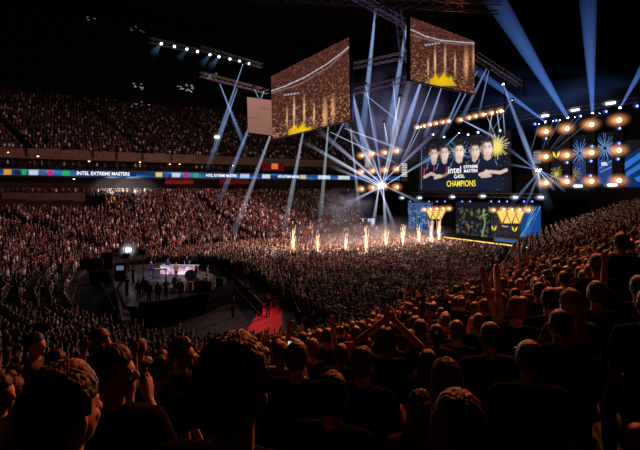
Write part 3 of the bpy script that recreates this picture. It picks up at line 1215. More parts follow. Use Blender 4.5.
BL = [(535, 124, 'blue lamp at the left end of the right wing header'), (556, 120.5, 'blue lamp left of the middle white wash light'), (580.5, 116, 'blue lamp right of the middle white wash light'), (606, 111.5, 'blue lamp under the right white wash light'),
      (637, 106, 'blue lamp at the right edge of the picture'), (546, 138.5, 'blue lamp on the first tower'), (619.5, 128.3, 'upper blue lamp on the fourth tower'), (619, 143.4, 'middle blue lamp on the fourth tower'), (618, 159, 'lower blue lamp on the fourth tower'),
      (592, 146.3, 'upper blue lamp on the third tower'), (591, 161, 'middle blue lamp on the third tower'), (590.5, 175.5, 'lower blue lamp on the third tower'), (567, 162.5, 'upper blue lamp on the second tower'), (566.5, 176.5, 'lower blue lamp on the second tower')]
for x, y, lab in BL:
    wash(x, y, lab, .2, .7, 'small blue lamps of the right wing', M_BLUE, (.1, .2, 1), .6, .5)
for k, (x, y) in enumerate(((433, 134.5), (444, 137), (468, 134.6), (478, 132.3), (500, 130.5))):
    wash(x, y, '%s small blue-white lamp from the left over the heads on the main screen' % ordn[k], .2, .8, 'small lamps over the main screen', M_WASH, (.3, .45, 1), .5, .5)
for k, x in enumerate((410, 429, 437, 445, 462, 470, 491, 499, 507, 524, 532)):
    wash(x, 201.5, 'small blue lamp in the row above the lower stage screens', .16, -1, 'row of small blue lamps above the lower screens', M_BLUE, (.15, .2, .8), .45, .4)

# header trusses
def truss(name, a, b, label, w=.5, parent=None, material=None, group=None):
    a, b = Vector(a), Vector(b)
    mid = (a + b) / 2
    d = (b - a).normalized()
    up = Vector((0, 0, 1)) if abs(d.z) < .8 else Vector((1, 0, 0))
    sx_ = d.cross(up).normalized()
    up = sx_.cross(d)
    L = (b - a).length
    m_ = MB()
    cs = [sx_ * (i * w / 2) + up * (j * w / 2) for i, j in ((-1, -1), (1, -1), (1, 1), (-1, 1))]
    for c in cs:
        m_.tube(a + c - mid, b + c - mid, .05, n=5)
    n = max(2, int(L / (w * 1.6)))
    for k in range(n):
        p, q = a + (b - a) * (k / n), a + (b - a) * ((k + 1) / n)
        for i in range(4):
            m_.tube(p + cs[i] - mid, q + cs[(i + 1) % 4] - mid, .025, n=4, cap=False)
    o = m_.build(name, material or M_TRUSS)
    o.location = mid
    tag(o, label, 'truss', group)
    return o


truss('truss', ST(-7.5, 0.9, 25.1), ST(11.5, .9, 25.1), 'truss carrying the warm lamps over the main screen', .6)
truss('truss', ST(13.5, 1.2, 22.3), ST(31, 1.2, 22.3), 'truss carrying the lamps over the right wing', .6)
truss('truss', ST(-25, 1.2, 21.2), ST(-12, 1.2, 21.2), 'truss over the warm lamps of the left wing', .6)
truss('truss', ST(-13, .8, 9.6), ST(17.5, .8, 9.6), 'long dark truss under the main screen', .7, material=M_DARK)
# ------------------------------------------------------------------ centre-hung screens showing the crowd
def crowd_picture(P, x0, x1, top, arc_a, arc_b, flame_x, flame_y, seed):
    """orange-brown picture of a full stand with a bright arc and yellow smoke at the foot"""
    r = np.random.default_rng(seed)
    P.fill((.085, .028, .020))
    ht = P.h / P.s
    v = lambda x, y: np.clip((y - top(x)) / 66, 0, 1)
    n = int((x1 - x0) * 80)
    xs, ys = r.uniform(x0, x1, n), r.uniform(P.y0, P.y0 + ht, n)
    rad = r.uniform(.2, .8, n)
    for i in range(n):
        b = r.random()
        t = float(v(xs[i], ys[i]))
        hot = t * t * (0.5 + 0.5 * math.sin(xs[i] * .33 + seed) ** 2)
        if b < .22 + .2 * hot:
            c = (.30 + .75 * hot, .11 + .42 * hot, .065 + .22 * hot)
        elif b < .62:
            c = (.03, .009, .008)
        else:
            c = (.15, .05, .034)
        j0, i0_ = int((xs[i] - P.x0) * P.s), int((ys[i] - P.y0) * P.s)
        q = max(1, int(rad[i] * P.s))
        sl = (slice(max(0, i0_ - q), i0_ + q), slice(max(0, j0 - q), j0 + q))
        P.a[sl] = P.a[sl] * .35 + np.array(c) * .65
    P.line(arc_a, 1.6, (.34, .2, .16), .6)
    P.line(arc_b, .8, (.72, .74, .80))
    for fx, fy, rx, ry, c in ((flame_x - 5, flame_y - 16, 1.6, 19, (1.0, .7, .38)), (flame_x + 5, flame_y - 18, 1.5, 18, (1.0, .65, .35)), (flame_x + 26, flame_y - 14, 3.5, 20, (.9, .45, .22)),
                              (flame_x + 15, flame_y - 13, 1.4, 16, (1.0, .6, .3)), (flame_x + 34, flame_y - 20, 3, 17, (.8, .38, .2)), (flame_x - 12, flame_y - 10, 1.3, 14, (.8, .5, .28))):
        P.glow(fx, fy, rx, ry, c, 1.1)
    pk = [(-11, 8), (-10, 1), (-7, 0), (-5, -5), (-3, -2), (-1, 1), (2, -3), (4, -7), (6, -1), (9, 0), (11, -2), (13, 3), (17, 8)]
    P.poly([(flame_x + x, flame_y + y) for x, y in pk], (1.0, .60, .0), .7)
    P.glow(flame_x + 2, flame_y + 2, 14, 8, (.4, .26, .0), 1.0)
    for k in range(9):
        P.ell(flame_x - 14 + (k % 5) * 3.2, flame_y - 33 + 2.4 * (k // 5) - .5 * k, 1.2, .6, (.55, .58, .70), .8)


def hung_screen(pts, label, paint, strength, nx, ny, face_dir, rods, frame=.16):
    """pts: bottom-left, bottom-right, top-right, top-left as world points"""
    c = sum((Vector(p) for p in pts), Vector()) / 4
    t = thing('hanging_screen', label, 'screen', c)
    n = (Vector(pts[1]) - Vector(pts[0])).cross(Vector(pts[3]) - Vector(pts[0])).normalized()
    if n.dot(Vector((0, 0, EYE)) - c) < 0:
        n = -n
    led_panel('led_face', *pts, nx, ny, paint, led_mat('hung_led_%d' % int(strength * 100), strength), t)
    ex = []
    for p in pts:
        d = (Vector(p) - c)
        ex.append(Vector(p) + d.normalized() * frame)
    m_ = MB()
    vs = [p - n * .06 for p in ex] + [p - n * .3 for p in ex]
    m_.add(vs, [[0, 1, 2, 3], [4, 7, 6, 5], [0, 4, 5, 1], [1, 5, 6, 2], [2, 6, 7, 3], [3, 7, 4, 0]])
    local(m_, t).build('screen_housing', M_BLACK, t)
    top_l, top_r = Vector(pts[3]) - n * .4, Vector(pts[2]) - n * .4
    for f in rods:
        p = top_l * (1 - f) + top_r * f
        m_ = MB().tube(p, p + Vector((0, 0, 16)), .05, n=6)
        local(m_, t).build('suspension_cable', M_DARK, t)
    return t


P5 = Paint(268, 34, 354, 142, 5)
crowd_picture(P5, 268, 354, lambda x: 78 - .51 * (x - 271), [(268, 94), (300, 84), (330, 66), (352, 44)], [(268, 92), (285, 86), (305, 77), (325, 65), (340, 54), (352, 44)], 299, 128, 5)
hung_screen([at(272.3, 139.4, 54.3), at(350.4, 119.8, 40), at(348.7, 37.2, 40), at(270.9, 76.4, 54.3)],
            'large hanging screen left of centre showing an orange crowd with yellow smoke', P5, .8, 150, 110, None, (.08, .35, .65, .92))
P6 = Paint(406, 12, 478, 98, 5)
crowd_picture(P6, 406, 478, lambda x: 16 + .39 * (x - 410), [(408, 34), (430, 40), (455, 44), (476, 44)], [(408, 28), (425, 36), (440, 40), (460, 42), (476, 43)], 440, 78, 9)
hung_screen([at(410.6, 79.9, 35.5), at(474.4, 93.6, 41.4), at(474.4, 41.3, 41.4), at(410.3, 16.5, 35.5)],
            'hanging screen right of centre at the top edge showing the same orange crowd', P6, .8, 120, 100, None, (.1, .5, .9))
P7 = Paint(244, 94, 275, 138, 4)
P7.fill((.36, .17, .13))
P7.a *= (1.1 - .3 * np.clip((P7.Y - 97) / 36, 0, 1))[..., None]
for y in (107, 117, 126):
    P7.line([(246, y), (274, y + 2.5)], .5, (.25, .11, .09))
hung_screen([at(248, 132.3, 59), at(276, 136, 56.5), at(276, 100.9, 56.5), at(247, 97, 59)],
            'small blank pinkish-brown hanging screen behind the large left one', P7, .85, 30, 30, None, (.15, .8), .12)

# ------------------------------------------------------------------ roof rig
RIGZ = 31.0
M_RIG = mat('rig_metal', (.22, .22, .26), .5, .3)
rigs = [
    (at(214, -6, 48), at(500, 8, 34), 'long roof truss crossing above the hanging screens'),
    (at(345, -10, 45), at(470, 60, 62), 'roof truss running back from above the left screen towards the stage'),
    (at(200, 48, 74), at(262, 66, 80), 'truss at the end of the row of small white lamps'),
    (at(150, 40, 66), at(200, 52, 74), 'truss carrying the row of small white lamps at the upper left'),
    (at(200, 74, 70), at(268, 92, 78), 'truss holding the blue lamps above the small blank screen'),
    (at(398, 8, 52), at(404, 62, 56), 'upright ladder truss between the two large hanging screens'),
    (at(352, 66, 60), at(420, 52, 52), 'thin truss between the large hanging screens, falling to the left'),
    (at(352, 92, 64), at(410, 78, 58), 'lower thin truss between the large hanging screens'),
    (at(475, 55, 58), at(520, 84, 66), 'roof truss right of the right hanging screen'),
]
for a, b, lab in rigs:
    truss('truss', a, b, lab, .7, material=M_RIG)
# chains / cable bundles from the roof
for px, py0, py1, Y, lab in ((376, -4, 40, 52, 'dark cable bundle hanging left of the ladder truss'), (505, 60, 112, 66, 'dark cable bundle hanging over the main screen'), (524, 78, 96, 62, 'short dark cable bundle right of the right screen')):
    a, b = at(px, py0, Y), at(px, py1, Y)
    m_ = MB()
    for k in range(3):
        pts = [a + (b - a) * (i / 6) + Vector((.12 * math.sin(k * 2 + i), .12 * math.cos(k * 3 + i), 0)) for i in range(7)]
        for p, q in zip(pts[:-1], pts[1:]):
            m_.tube(p, q, .05, n=5, cap=False)
    o = m_.build('cable_bundle', M_BLACK)
    tag(o, lab, 'cables')


# ------------------------------------------------------------------ moving heads with their rays, painted as self-glowing cones
def ray_mesh(k=RAY_K, n=20):
    m_ = MB()
    vs = []
    for z, r in ((0, k), (1, 1.0)):
        for i in range(n):
            t = 2 * PI * i / n
            vs.append((r * math.cos(t), r * math.sin(t), z))
    fs = [[i, (i + 1) % n, n + (i + 1) % n, n + i] for i in range(n)] + [list(range(n - 1, -1, -1)), list(range(n, 2 * n))]
    me = bpy.data.meshes.new('emissive_ray')
    me.from_pydata(vs, [], fs)
    me.materials.append(M_RAY)
    return me


RAYM = ray_mesh()
HEADM = MB().loft([(0, 0, -.42, .12, .12), (0, 0, -.34, .2, .2), (0, 0, -.1, .22, .22), (0, 0, .02, .19, .19)], 12)
LENSM = MB().tube((0, 0, .02), (0, 0, .05), .16, .15, 12)
YOKEM = MB().box((.26, 0, -.15), (.05, .14, .45)).box((-.26, 0, -.15), (.05, .14, .45)).box((0, 0, -.42), (.57, .16, .08))
_hm = HEADM.build('head', M_DARK)
_ym = YOKEM.build('yoke', M_BLACK)
LENS_MATS = {}
_lm = LENSM.build('lens', emit('beam_lens_white', (.9, .95, 1), 16.0, False))
for _o in (_hm, _ym, _lm):
    COL.objects.unlink(_o)


def moving_head(p, q, w_px, color, B, label, group, hide_ray=False, size=1.0):
    """lamp at p whose ray ends at q; w_px is the ray's width in the picture at q, B its brightness"""
    p, q = Vector(p), Vector(q)
    d = q - p
    L = d.length
    t = thing('moving_head_light', label, 'stage light', p, 0, group)
    rot = d.to_track_quat('Z', 'Y')
    t.rotation_mode = 'QUATERNION'
    t.rotation_quaternion = rot
    hd_ = None
    for src, nm in ((_hm, 'head'), (_ym, 'yoke'), (_lm, 'lens')):
        o = src.copy()
        o.name = nm
        if nm == 'lens':
            link(o, hd_)
        else:
            link(o, t)
            o.scale = (size, size, size)
        if nm == 'head':
            hd_ = o
    r1 = max(.12, .86 * w_px / 2 / F * q.y)
    o = bpy.data.objects.new('emissive_ray', RAYM)  # cone glows by itself in place of the lamp's beam
    link(o, t)
    o.scale = (r1, r1, L)
    k = B / (2 * r1) * 0.95
    o.color = (color[0] * k, color[1] * k, color[2] * k, 1)
    return t


BLUE = (.13, .32, 1.0)
PALE = (.36, .54, 1.0)
WHITE = (.72, .80, 1.0)
VIOL = (.62, .60, 1.0)
# up-shooting rays of the right wing
for (x, y), (ex, ey, eY), w, c, B, lab in (
        ((568, 118), (480, -25, 60), 27, BLUE, .62, 'moving head over the right wing throwing a broad blue ray up to the left'),
        ((592.5, 113.6), (587, -25, 58), 22, BLUE, .62, 'moving head over the right wing throwing a blue ray straight up'),
        ((620, 108), (668, 22, 50), 14, BLUE, .55, 'moving head over the right wing throwing a blue ray up to the right'),
        ((545.6, 122), (462, 60, 66), 11, BLUE, .72, 'moving head over the right wing throwing a narrow blue ray up to the left')):
    moving_head(stage_pt(x, y, 1.5), at(ex, ey, eY), w, c, B, lab, 'upward moving heads of the right wing')
# pale rays crossing down over the gap between main screen and right wing
for (sx, sy, sY), (ex, ey, eY), w, c, B, lab in (
        ((503, 84, 64), (551, 212, 60), 11, PALE, .5, 'moving head in the roof, pale ray falling between main screen and right wing'),
        ((487, 68, 60), (458, 126, 76), 6, PALE, .3, 'moving head right of the right hanging screen with a short pale ray'),
        ((442, 86, 56), (424, 140, 80), 6, PALE, .3, 'moving head beneath the right hanging screen with a short pale ray'),
        ((461, 92, 58), (440, 140, 84), 5, PALE, .22, 'moving head under the right corner of the right hanging screen with a faint ray')):
    moving_head(at(sx, sy, sY), at(ex, ey, eY), w, c, B, lab, 'moving heads in the roof')
# tall roof rays between and beside the hanging screens
for (sx, sy, sY), (ex, ey, eY), w, c, B, lab in (
        ((376, 6, 58), (362, 140, 88), 9, PALE, .62, 'moving head at the roof truss, ray dropping past the left screen'),
        ((407, 24, 58), (386, 150, 88), 11, PALE, .5, 'moving head by the left edge of the right screen with a long falling ray'),
        ((421, 82, 60), (395, 160, 88), 12, PALE, .45, 'moving head under the left corner of the right screen with a broad falling ray'),
        ((350, 84, 60), (372, 178, 94), 11, PALE, .42, 'moving head at the right edge of the left screen with a broad ray falling right'),
        ((243, 64, 76), (206, 172, 96), 5, PALE, .5, 'moving head at the end of the white lamp row with a ray falling left'),
        ((219.5, 83, 78), (246, 150, 98), 6, PALE, .42, 'moving head left of the small blank screen with a ray falling right'),
        ((237.5, 88, 76), (212, 160, 96), 5, PALE, .4, 'moving head left of the small blank screen with a ray falling left'),
        ((254, 88, 74), (272, 128, 84), 5, PALE, .36, 'moving head above the small blank screen with a ray falling right'),
        ((264, 91, 72), (218, 205, 92), 7, PALE, .5, 'moving head above the small blank screen with a long ray falling left'),
        ((279, 112, 68), (230, 244, 84), 8, WHITE, .42, 'moving head behind the left screen with the longest ray falling left'),
        ((305, 122, 68), (283, 238, 84), 8, WHITE, .42, 'moving head behind the left screen with a pale ray falling to the far stand'),
        ((329, 118, 68), (319, 236, 82), 7, WHITE, .42, 'moving head behind the left screen with a nearly upright pale ray'),
        ((350.5, 128, 72), (360, 215, 92), 5, WHITE, .38, 'moving head below the corner of the left screen with a pale ray falling right'),
        ((400, 96, 66), (391, 140, 90), 5, WHITE, .4, 'moving head beside the ladder truss with a short bright ray'),
        ((384, 122, 84), (388, 146, 100), 3, WHITE, .5, 'moving head just above the warm lamps of the left wing with a short ray')):
    moving_head(at(sx, sy, sY), at(ex, ey, eY), w, c, B, lab, 'moving heads in the roof')
for (sx, sy, sY), (ex, ey, eY), w, c, B, lab in (
        ((355, 100, 66), (330, 150, 84), 3, PALE, .45, 'moving head right of the left screen with a thin ray falling left'),
        ((362, 92, 66), (407, 128, 84), 3, PALE, .4, 'moving head right of the left screen with a thin ray falling right'),
        ((432, 84, 60), (412, 138, 84), 3, PALE, .4, 'moving head under the right screen with a thin ray falling left'),
        ((478, 70, 60), (446, 132, 84), 3, PALE, .38, 'moving head at the right corner of the right screen with a thin ray falling left'),
        ((489, 70, 60), (478, 118, 74), 3, PALE, .35, 'moving head right of the right screen with a thin steep ray'),
        ((366, 84, 62), (376, 150, 90), 3, PALE, .45, 'moving head beside the left screen with a thin ray dropping to the star'),
        ((393, 80, 62), (398, 140, 90), 3, PALE, .4, 'moving head left of the right screen with a thin upright ray'),
        ((344, 128, 66), (408, 152, 90), 3, WHITE, .4, 'moving head below the left screen with a thin ray running right'),
        ((330, 132, 66), (400, 165, 92), 3, WHITE, .4, 'moving head under the left screen with a thin long ray running right'),
        ((512, 100, 66), (480, 150, 70), 3, PALE, .35, 'moving head right of the lamp banks with a thin ray over the right players')):
    moving_head(at(sx, sy, sY), at(ex, ey, eY), w, c, B, lab, 'moving heads in the roof', size=.7)
# the star: heads at the foot of the left wing that fan out
STAR = stage_pt(384, 186, 1.6)
ends = [(316, 128, 66, 7, .75, 'far left, rising above the ribbon'), (300, 140, 66, 5, .6, 'left, just above the ribbon'), (318, 150, 74, 6, .7, 'left and slightly up'), (336, 108, 74, 7, .55, 'up to the left towards the left screen'),
        (330, 166, 86, 5, .55, 'almost level to the left'), (357, 118, 78, 6, .6, 'steeply up to the left'), (370, 96, 76, 6, .5, 'nearly straight up, leaning left'), (404, 92, 72, 8, .65, 'nearly straight up, leaning right'),
        (414, 62, 62, 8, .5, 'highest up to the right'), (440, 128, 74, 6, .6, 'rising right over the main screen lamps'), (444, 150, 76, 5, .55, 'right, towards the heads on the main screen'), (424, 204, 84, 5, .4, 'down to the right'),
        (396, 232, 80, 6, .55, 'down, leaning right'), (386, 236, 78, 6, .6, 'straight down'), (372, 232, 80, 6, .55, 'down, leaning left'), (346, 204, 80, 6, .5, 'down to the left')]
for k, (x, y, Y, w, B, lab) in enumerate(ends):
    off = Vector((math.cos(k * 2.4), 0, math.sin(k * 2.4))) * (0.25 + .09 * (k % 5))
    moving_head(STAR + off + N * (.2 + .05 * k), at(x, y, Y), w, WHITE if k % 3 else VIOL, B * .8, 'moving head of the bright star, ray ' + lab, 'moving heads of the bright star', size=.6)
m_ = thing('wash_light', 'brilliant white lamp in the heart of the star of rays', 'stage light', STAR + N * 1.2, STAGE_YAW)
MB().box((0, .3, 0), (.7, .3, .7), bevel=.06).build('housing', M_BLACK, m_)
MB().tube((0, .15, 0), (0, .1, 0), .34, .3, 14).build('lens', M_WASH, m_)
glow_ball(m_, 2.6, (.9, .85, 1.0), 1.5).location = (0, -.3, 0)
# fans from the lamps over the main screen and from the crossing point at its right
for (x, y), (ex, ey, eY), w, c, B, lab in (
        ((417, 128), (398, 170, 84), 3, WHITE, .45, 'moving head at the left lamp bank with a ray down to the left'),
        ((421, 127), (404, 160, 84), 3, WHITE, .4, 'second moving head at the left lamp bank with a ray down to the left'),
        ((462, 120), (512, 146, 62), 5, PALE, .6, 'moving head between the lamp banks with a ray falling right across the sparks'),
        ((492, 113), (489, 134, 70), 2.4, WHITE, .55, 'moving head at the right lamp bank with a short upright ray'),
        ((497, 112), (500, 134, 68), 2.4, WHITE, .5, 'moving head at the right lamp bank with a short ray leaning right'),
        ((503, 111), (505, 136, 68), 2.4, WHITE, .5, 'last moving head of the right lamp bank with a short ray'),
        ((486, 114), (497, 140, 68), 2.4, WHITE, .4, 'moving head at the right lamp bank with a ray leaning far right'),
        ((459, 133), (443, 149, 80), 4, PALE, .6, 'moving head above the middle player with a ray falling left')):
    moving_head(stage_pt(x, y, 1.4), at(ex, ey, eY), w, c, B, lab, 'moving heads over the main screen', size=.6)
CR = stage_pt(536, 171, 2.0)
for k, (ex, ey, eY, w, B, lab) in enumerate(((519, 126, 60, 7, .5, 'up to the left'), (505, 146, 66, 5, .4, 'left towards the golden sparks'), (508, 164, 66, 4, .35, 'level to the left'), (541, 190, 62, 4, .7, 'straight down'),
                                             (555, 191, 60, 4, .6, 'down to the right'), (566, 192, 58, 4, .5, 'far down to the right'), (590, 191, 56, 4, .4, 'lowest to the right'), (510, 206, 66, 6, .35, 'down to the left'), (522, 214, 64, 5, .3, 'steeply down to the left'))):
    moving_head(CR + Vector((.1 * k, 0, .12 * (k % 3))), at(ex, ey, eY), w, PALE, B, 'moving head by the right wing, ray ' + lab, 'moving heads of the right wing', size=.5)
for k, ((x, y), (ex, ey)) in enumerate((((539, 124), (529, 158)), ((553, 121), (541, 153)), ((560, 120), (546, 146)), ((575, 117), (545, 156)), ((581, 116), (553, 148)), ((600, 113), (551, 153)))):
    moving_head(stage_pt(x, y, 1.6), stage_pt(ex, ey, 4.5), 2.0, VIOL, .3, '%s thin pale ray from the left under the right wing header' % ordn[k], 'thin rays under the right wing header', size=.5)

# row of small white lamps at the upper left with faint rays
names8 = ['first', 'second', 'third', 'fourth', 'fifth', 'sixth', 'seventh', 'eighth', 'ninth']
for k, (x, y) in enumerate(((161.4, 43.7), (174.5, 46.5), (187, 49.2), (197.6, 51.6), (210, 54.7), (219, 56.8), (230, 59), (239.6, 61), (249, 63.7))):
    p = at(x, y, 66 + k * 1.7)
    tt = thing('spotlight', '%s small white lamp from the left in the upper left row' % names8[k], 'spotlight', p, 0, 'row of small white lamps at the upper left')
    MB().tube((0, .35, .1), (0, 0, 0), .16, .24, 12).build('housing', M_BLACK, tt)
    MB().ell((0, -.02, 0), (.2, .08, .2)).build('lens', emit('spot_lens', (.85, .93, 1), 5.0, False), tt)
    glow_ball(tt, .55, (.5, .65, 1), .55).location = (0, -.1, 0)
    MB().tube((0, .2, .1), (0, .2, .6), .04).build('clamp', M_DARK, tt)
    if k in (0, 2, 4, 5):
        o = bpy.data.objects.new('emissive_ray', RAYM)
        link(o, tt)
        d = at(x - 9, y + 11, 70) - p
        o.rotation_mode = 'QUATERNION'
        o.rotation_quaternion = d.to_track_quat('Z', 'Y')
        o.scale = (.7, .7, d.length)
        o.color = (.015, .035, .07, 1)
# dim clusters of white fixtures under the roof at the left
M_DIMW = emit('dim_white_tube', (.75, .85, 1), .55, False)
rg = random.Random(17)
for (cx, cy, Y, n, sp, lab) in ((186, 88, 86, 18, 7, 'tangled cluster of dim white tubes right of the others at the left'), (140, 87, 84, 9, 6, 'small cluster of dim white tubes at the left of the roof'), (212, 76, 80, 10, 6, 'cluster of dim white tubes below the white lamp row'),
                                (137, 30, 62, 5, 6, 'bent white tubes catching light high at the upper left'), (88, 17, 58, 4, 5, 'faint pale shape high at the far upper left'), (140, 106, 92, 6, 10, 'faint thin line of tubes above the upper tier')):
    c = at(cx, cy, Y)
    m_ = MB()
    m2 = MB()
    for k in range(n):
        a = Vector((rg.uniform(-sp, sp), rg.uniform(-2, 2) * 3, rg.uniform(-sp, sp) * .45)) * (Y / F)
        d = Vector((rg.uniform(-1, 1), rg.uniform(-1, 1), rg.uniform(-.35, .35))) * (2.6 * Y / F)
        m_.tube(a, a + d, .05, n=5)
        m2.tube(a + Vector((0, 0, .1)), a + d + Vector((0, 0, .1)), .09, n=6)
    tt = thing('light_cluster', lab, 'lamp cluster', c)
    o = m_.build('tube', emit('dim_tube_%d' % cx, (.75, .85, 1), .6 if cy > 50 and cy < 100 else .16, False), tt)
    m2.build('housing', M_BLACK, tt)
# camera flashes / bright patch in the far stand
tt = thing('flood_light', 'bright warm-white flood lamp in the upper tier right of the balcony panels', 'lamp', at(217, 137, 103))
MB().box((0, .2, 0), (1.2, .3, .6), bevel=.05).build('housing', M_BLACK, tt)
MB().box((0, .02, 0), (1.1, .06, .5)).build('lens', emit('flood_lens', (1, .92, .7), 4.0), tt)
glow_ball(tt, 1.6, (1, .9, .6), .5)
# soft bank of violet-white smoke left of the stage and blue haze under the roof, their light put in as emission
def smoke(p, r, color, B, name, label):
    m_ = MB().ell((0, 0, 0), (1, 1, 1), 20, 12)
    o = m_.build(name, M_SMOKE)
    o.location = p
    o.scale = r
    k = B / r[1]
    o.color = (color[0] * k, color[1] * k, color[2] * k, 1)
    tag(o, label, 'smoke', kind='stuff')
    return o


smoke(at(345, 206, 84), (6.5, 5, 4.0), (.75, .62, .85), .45, 'smoke', 'pale violet smoke drifting left of the stage foot')
smoke(at(370, 236, 72), (15, 6, 3.6), (1.0, .68, .66), .75, 'smoke', 'thin pinkish smoke in front of the left half of the stage')
smoke(at(395, 120, 96), (13, 9, 13), (.44, .40, .80), .5, 'smoke', 'dim blue haze around the roof rays left of the main screen')
smoke(at(560, 100, 74), (22, 7, 6), (.08, .16, .5), .25, 'smoke', 'dark blue haze above the right wing')

# ------------------------------------------------------------------ spark fountains
M_SPARK = emit('spark', (1.0, .66, .38), 2.6)
rg = random.Random(23)
FT = [(293, 253, 222, 66), (318, 252, 230, 66), (346, 250, 226, 66), (366, 250, 224, 67), (386, 245, 224, 70), (403, 242, 222, 73), (419, 240, 222, 76), (431, 241, 217, 78), (439, 240, 214, 79)]
for k, (x, yb, yt, Y) in enumerate(FT):
    p = at(x, yb + 6, Y)
    h = (yb - yt) / F * Y
    base = max(0.0, p.z)
    tt = thing('spark_fountain', '%s column of white-gold sparks from the left in front of the stage' % names8[k], 'spark fountain', (p.x, p.y, base), 0, 'row of spark fountains')
    MB().box((0, 0, .15), (.5, .5, .3), bevel=.04).build('base', M_BLACK, tt)
    m_ = MB()
    for j in range(34):
        a = rg.uniform(0, 2 * PI)
        sp = rg.uniform(0, .62) ** 1.3
        hh = h * rg.uniform(.35, 1.12)
        pts = []
        for q in range(6):
            f = q / 5
            pts.append(Vector((math.cos(a) * sp * f * (1.3 - .3 * f) + rg.uniform(-.03, .03), math.sin(a) * sp * f + rg.uniform(-.03, .03), .3 + hh * (f * 1.5 - .5 * f * f))))
        for u, v, q in zip(pts[:-1], pts[1:], range(5)):
            if rg.random() < .62:
                m_.tube(u, v, .030 - .003 * q, .026 - .003 * q, 4, False)
    m_.build('spark_jet', M_SPARK, tt)
    o = glow_ball(tt, 1.0, (1.0, .55, .25), 1.0, (.8, .8, h * .6))
    o.location = (0, 0, .3 + h * .42)
    k2 = .5
    o.color = (1.0 * k2, .55 * k2, .28 * k2, 1)

for _o in (_hm, _ym, _lm):
    bpy.data.objects.remove(_o)
# ------------------------------------------------------------------ analyst platform on the floor
PZ = 1.15


def flat(px, py, z):
    """point at height z seen at pixel (px, py)"""
    Y = (EYE - z) * F / (py - HY)
    return Vector(((px - 320) / F * Y, Y, z))


M_PTOP = mat('platform_top', (.085, .08, .09), .5, var=.3, scale=2)
M_PSIDE = mat('black_skirt', (.006, .006, .007), .9, bump=.2, scale=4, spec=.02)
outline = [(118, 289), (126, 306), (158, 310), (206, 301), (232, 290), (212, 274), (166, 262), (128, 266)]
pp = [flat(x, y, PZ) for x, y in outline]
pc = sum(pp, Vector()) / len(pp)
plat = thing('platform', 'raised dark many-sided floor platform of the commentators with black skirt', 'platform', (pc.x, pc.y, 0))
n = len(pp)
vs = [p - Vector((pc.x, pc.y, 0)) for p in pp]
mesh_obj('top', vs + [v - Vector((0, 0, .12)) for v in vs], [list(range(n))[::-1], list(range(n, 2 * n))] + [[i, (i + 1) % n, n + (i + 1) % n, n + i] for i in range(n)], M_PTOP, plat)
vi = [Vector((v.x * .985, v.y * .985, v.z - .12)) for v in vs]
mesh_obj('skirt', vi + [Vector((v.x, v.y, 0)) for v in vi], [[i, (i + 1) % n, n + (i + 1) % n, n + i] for i in range(n)], M_PSIDE, plat)
# tall black surround along the near side
fr = [(140, 283), (150, 334), (214, 322), (232, 292)]
q = [flat(140, 308.3, PZ), flat(159, 310.7, PZ), flat(207, 301.6, PZ), flat(232.5, 290.4, PZ)]
hts = [.5, .75, .75, .95]
m_ = MB()
for (a, ha), (b, hb) in zip(zip(q[:-1], hts[:-1]), zip(q[1:], hts[1:])):
    for t_ in (0,):
        d = (b - a).cross(Vector((0, 0, 1))).normalized() * .12
        m_.add([a, b, b + Vector((0, 0, hb)), a + Vector((0, 0, ha)), a + d, b + d, b + d + Vector((0, 0, hb)), a + d + Vector((0, 0, ha))],
               [[0, 1, 2, 3], [4, 7, 6, 5], [0, 4, 5, 1], [1, 5, 6, 2], [2, 6, 7, 3], [3, 7, 4, 0]])
tag(m_.build('screen_wall', M_PSIDE), 'low black screen along the near side of the commentators platform', 'low wall')
# near black monitor boxes at the right corner of the platform
for px, py, w, h, lab in ((204, 290, 1.9, .85, 'larger black cabinet at the right corner of the platform'), (221, 287, .8, .9, 'smaller black cabinet at the very right corner of the platform')):
    p = flat(px, py, PZ)
    t = thing('equipment_case', lab, 'cabinet', p, -.3)
    MB().box((0, 0, h / 2), (w, .6, h), bevel=.05).build('case_body', M_BLACK, t)
    MB().box((0, -.31, h * .5), (w * .85, .03, h * .7)).build('front_panel', M_DARK, t)
    MB().tube((-.2, 0, h + .06), (.2, 0, h + .06), .025).tube((-.2, 0, h), (-.2, 0, h + .06), .02).tube((.2, 0, h), (.2, 0, h + .06), .02).build('handle', M_DARK, t)

# desk with the bright pink and white front
p = flat(179.5, 274.5, PZ)
desk = thing('desk', 'commentators desk with a glowing pink and white front', 'desk', p, -.12)
MB().box((0, 0, 1.0), (4.2, 1.0, .08), bevel=.03).build('desk_top', mat('desk_white', (.7, .6, .65), .4), desk)
m_ = MB()
vs, fs = [], []
M_PINK, nt, out = _new('pink_front')
tc = nt.nodes.new('ShaderNodeTexCoord')
nz = nt.nodes.new('ShaderNodeTexNoise')
nz.inputs['Scale'].default_value = 1.6
rr = nt.nodes.new('ShaderNodeValToRGB')
rr.color_ramp.elements[0].color = (.55, .12, .40, 1)
rr.color_ramp.elements[0].position = .38
rr.color_ramp.elements[1].color = (1, .85, .95, 1)
rr.color_ramp.elements[1].position = .62
em = nt.nodes.new('ShaderNodeEmission')
em.inputs[1].default_value = .9
nt.links.new(tc.outputs['Object'], nz.inputs['Vector'])
nt.links.new(nz.outputs['Fac'], rr.inputs[0])
nt.links.new(rr.outputs[0], em.inputs[0])
nt.links.new(em.outputs[0], out.inputs[0])
MB().box((0, -.42, .5), (4.0, .06, .85)).build('front_panel', M_PINK, desk)
for sx in (-1.95, 1.95):
    MB().box((sx, .05, .48), (.12, .8, .96)).build('side_panel', M_DARK, desk)
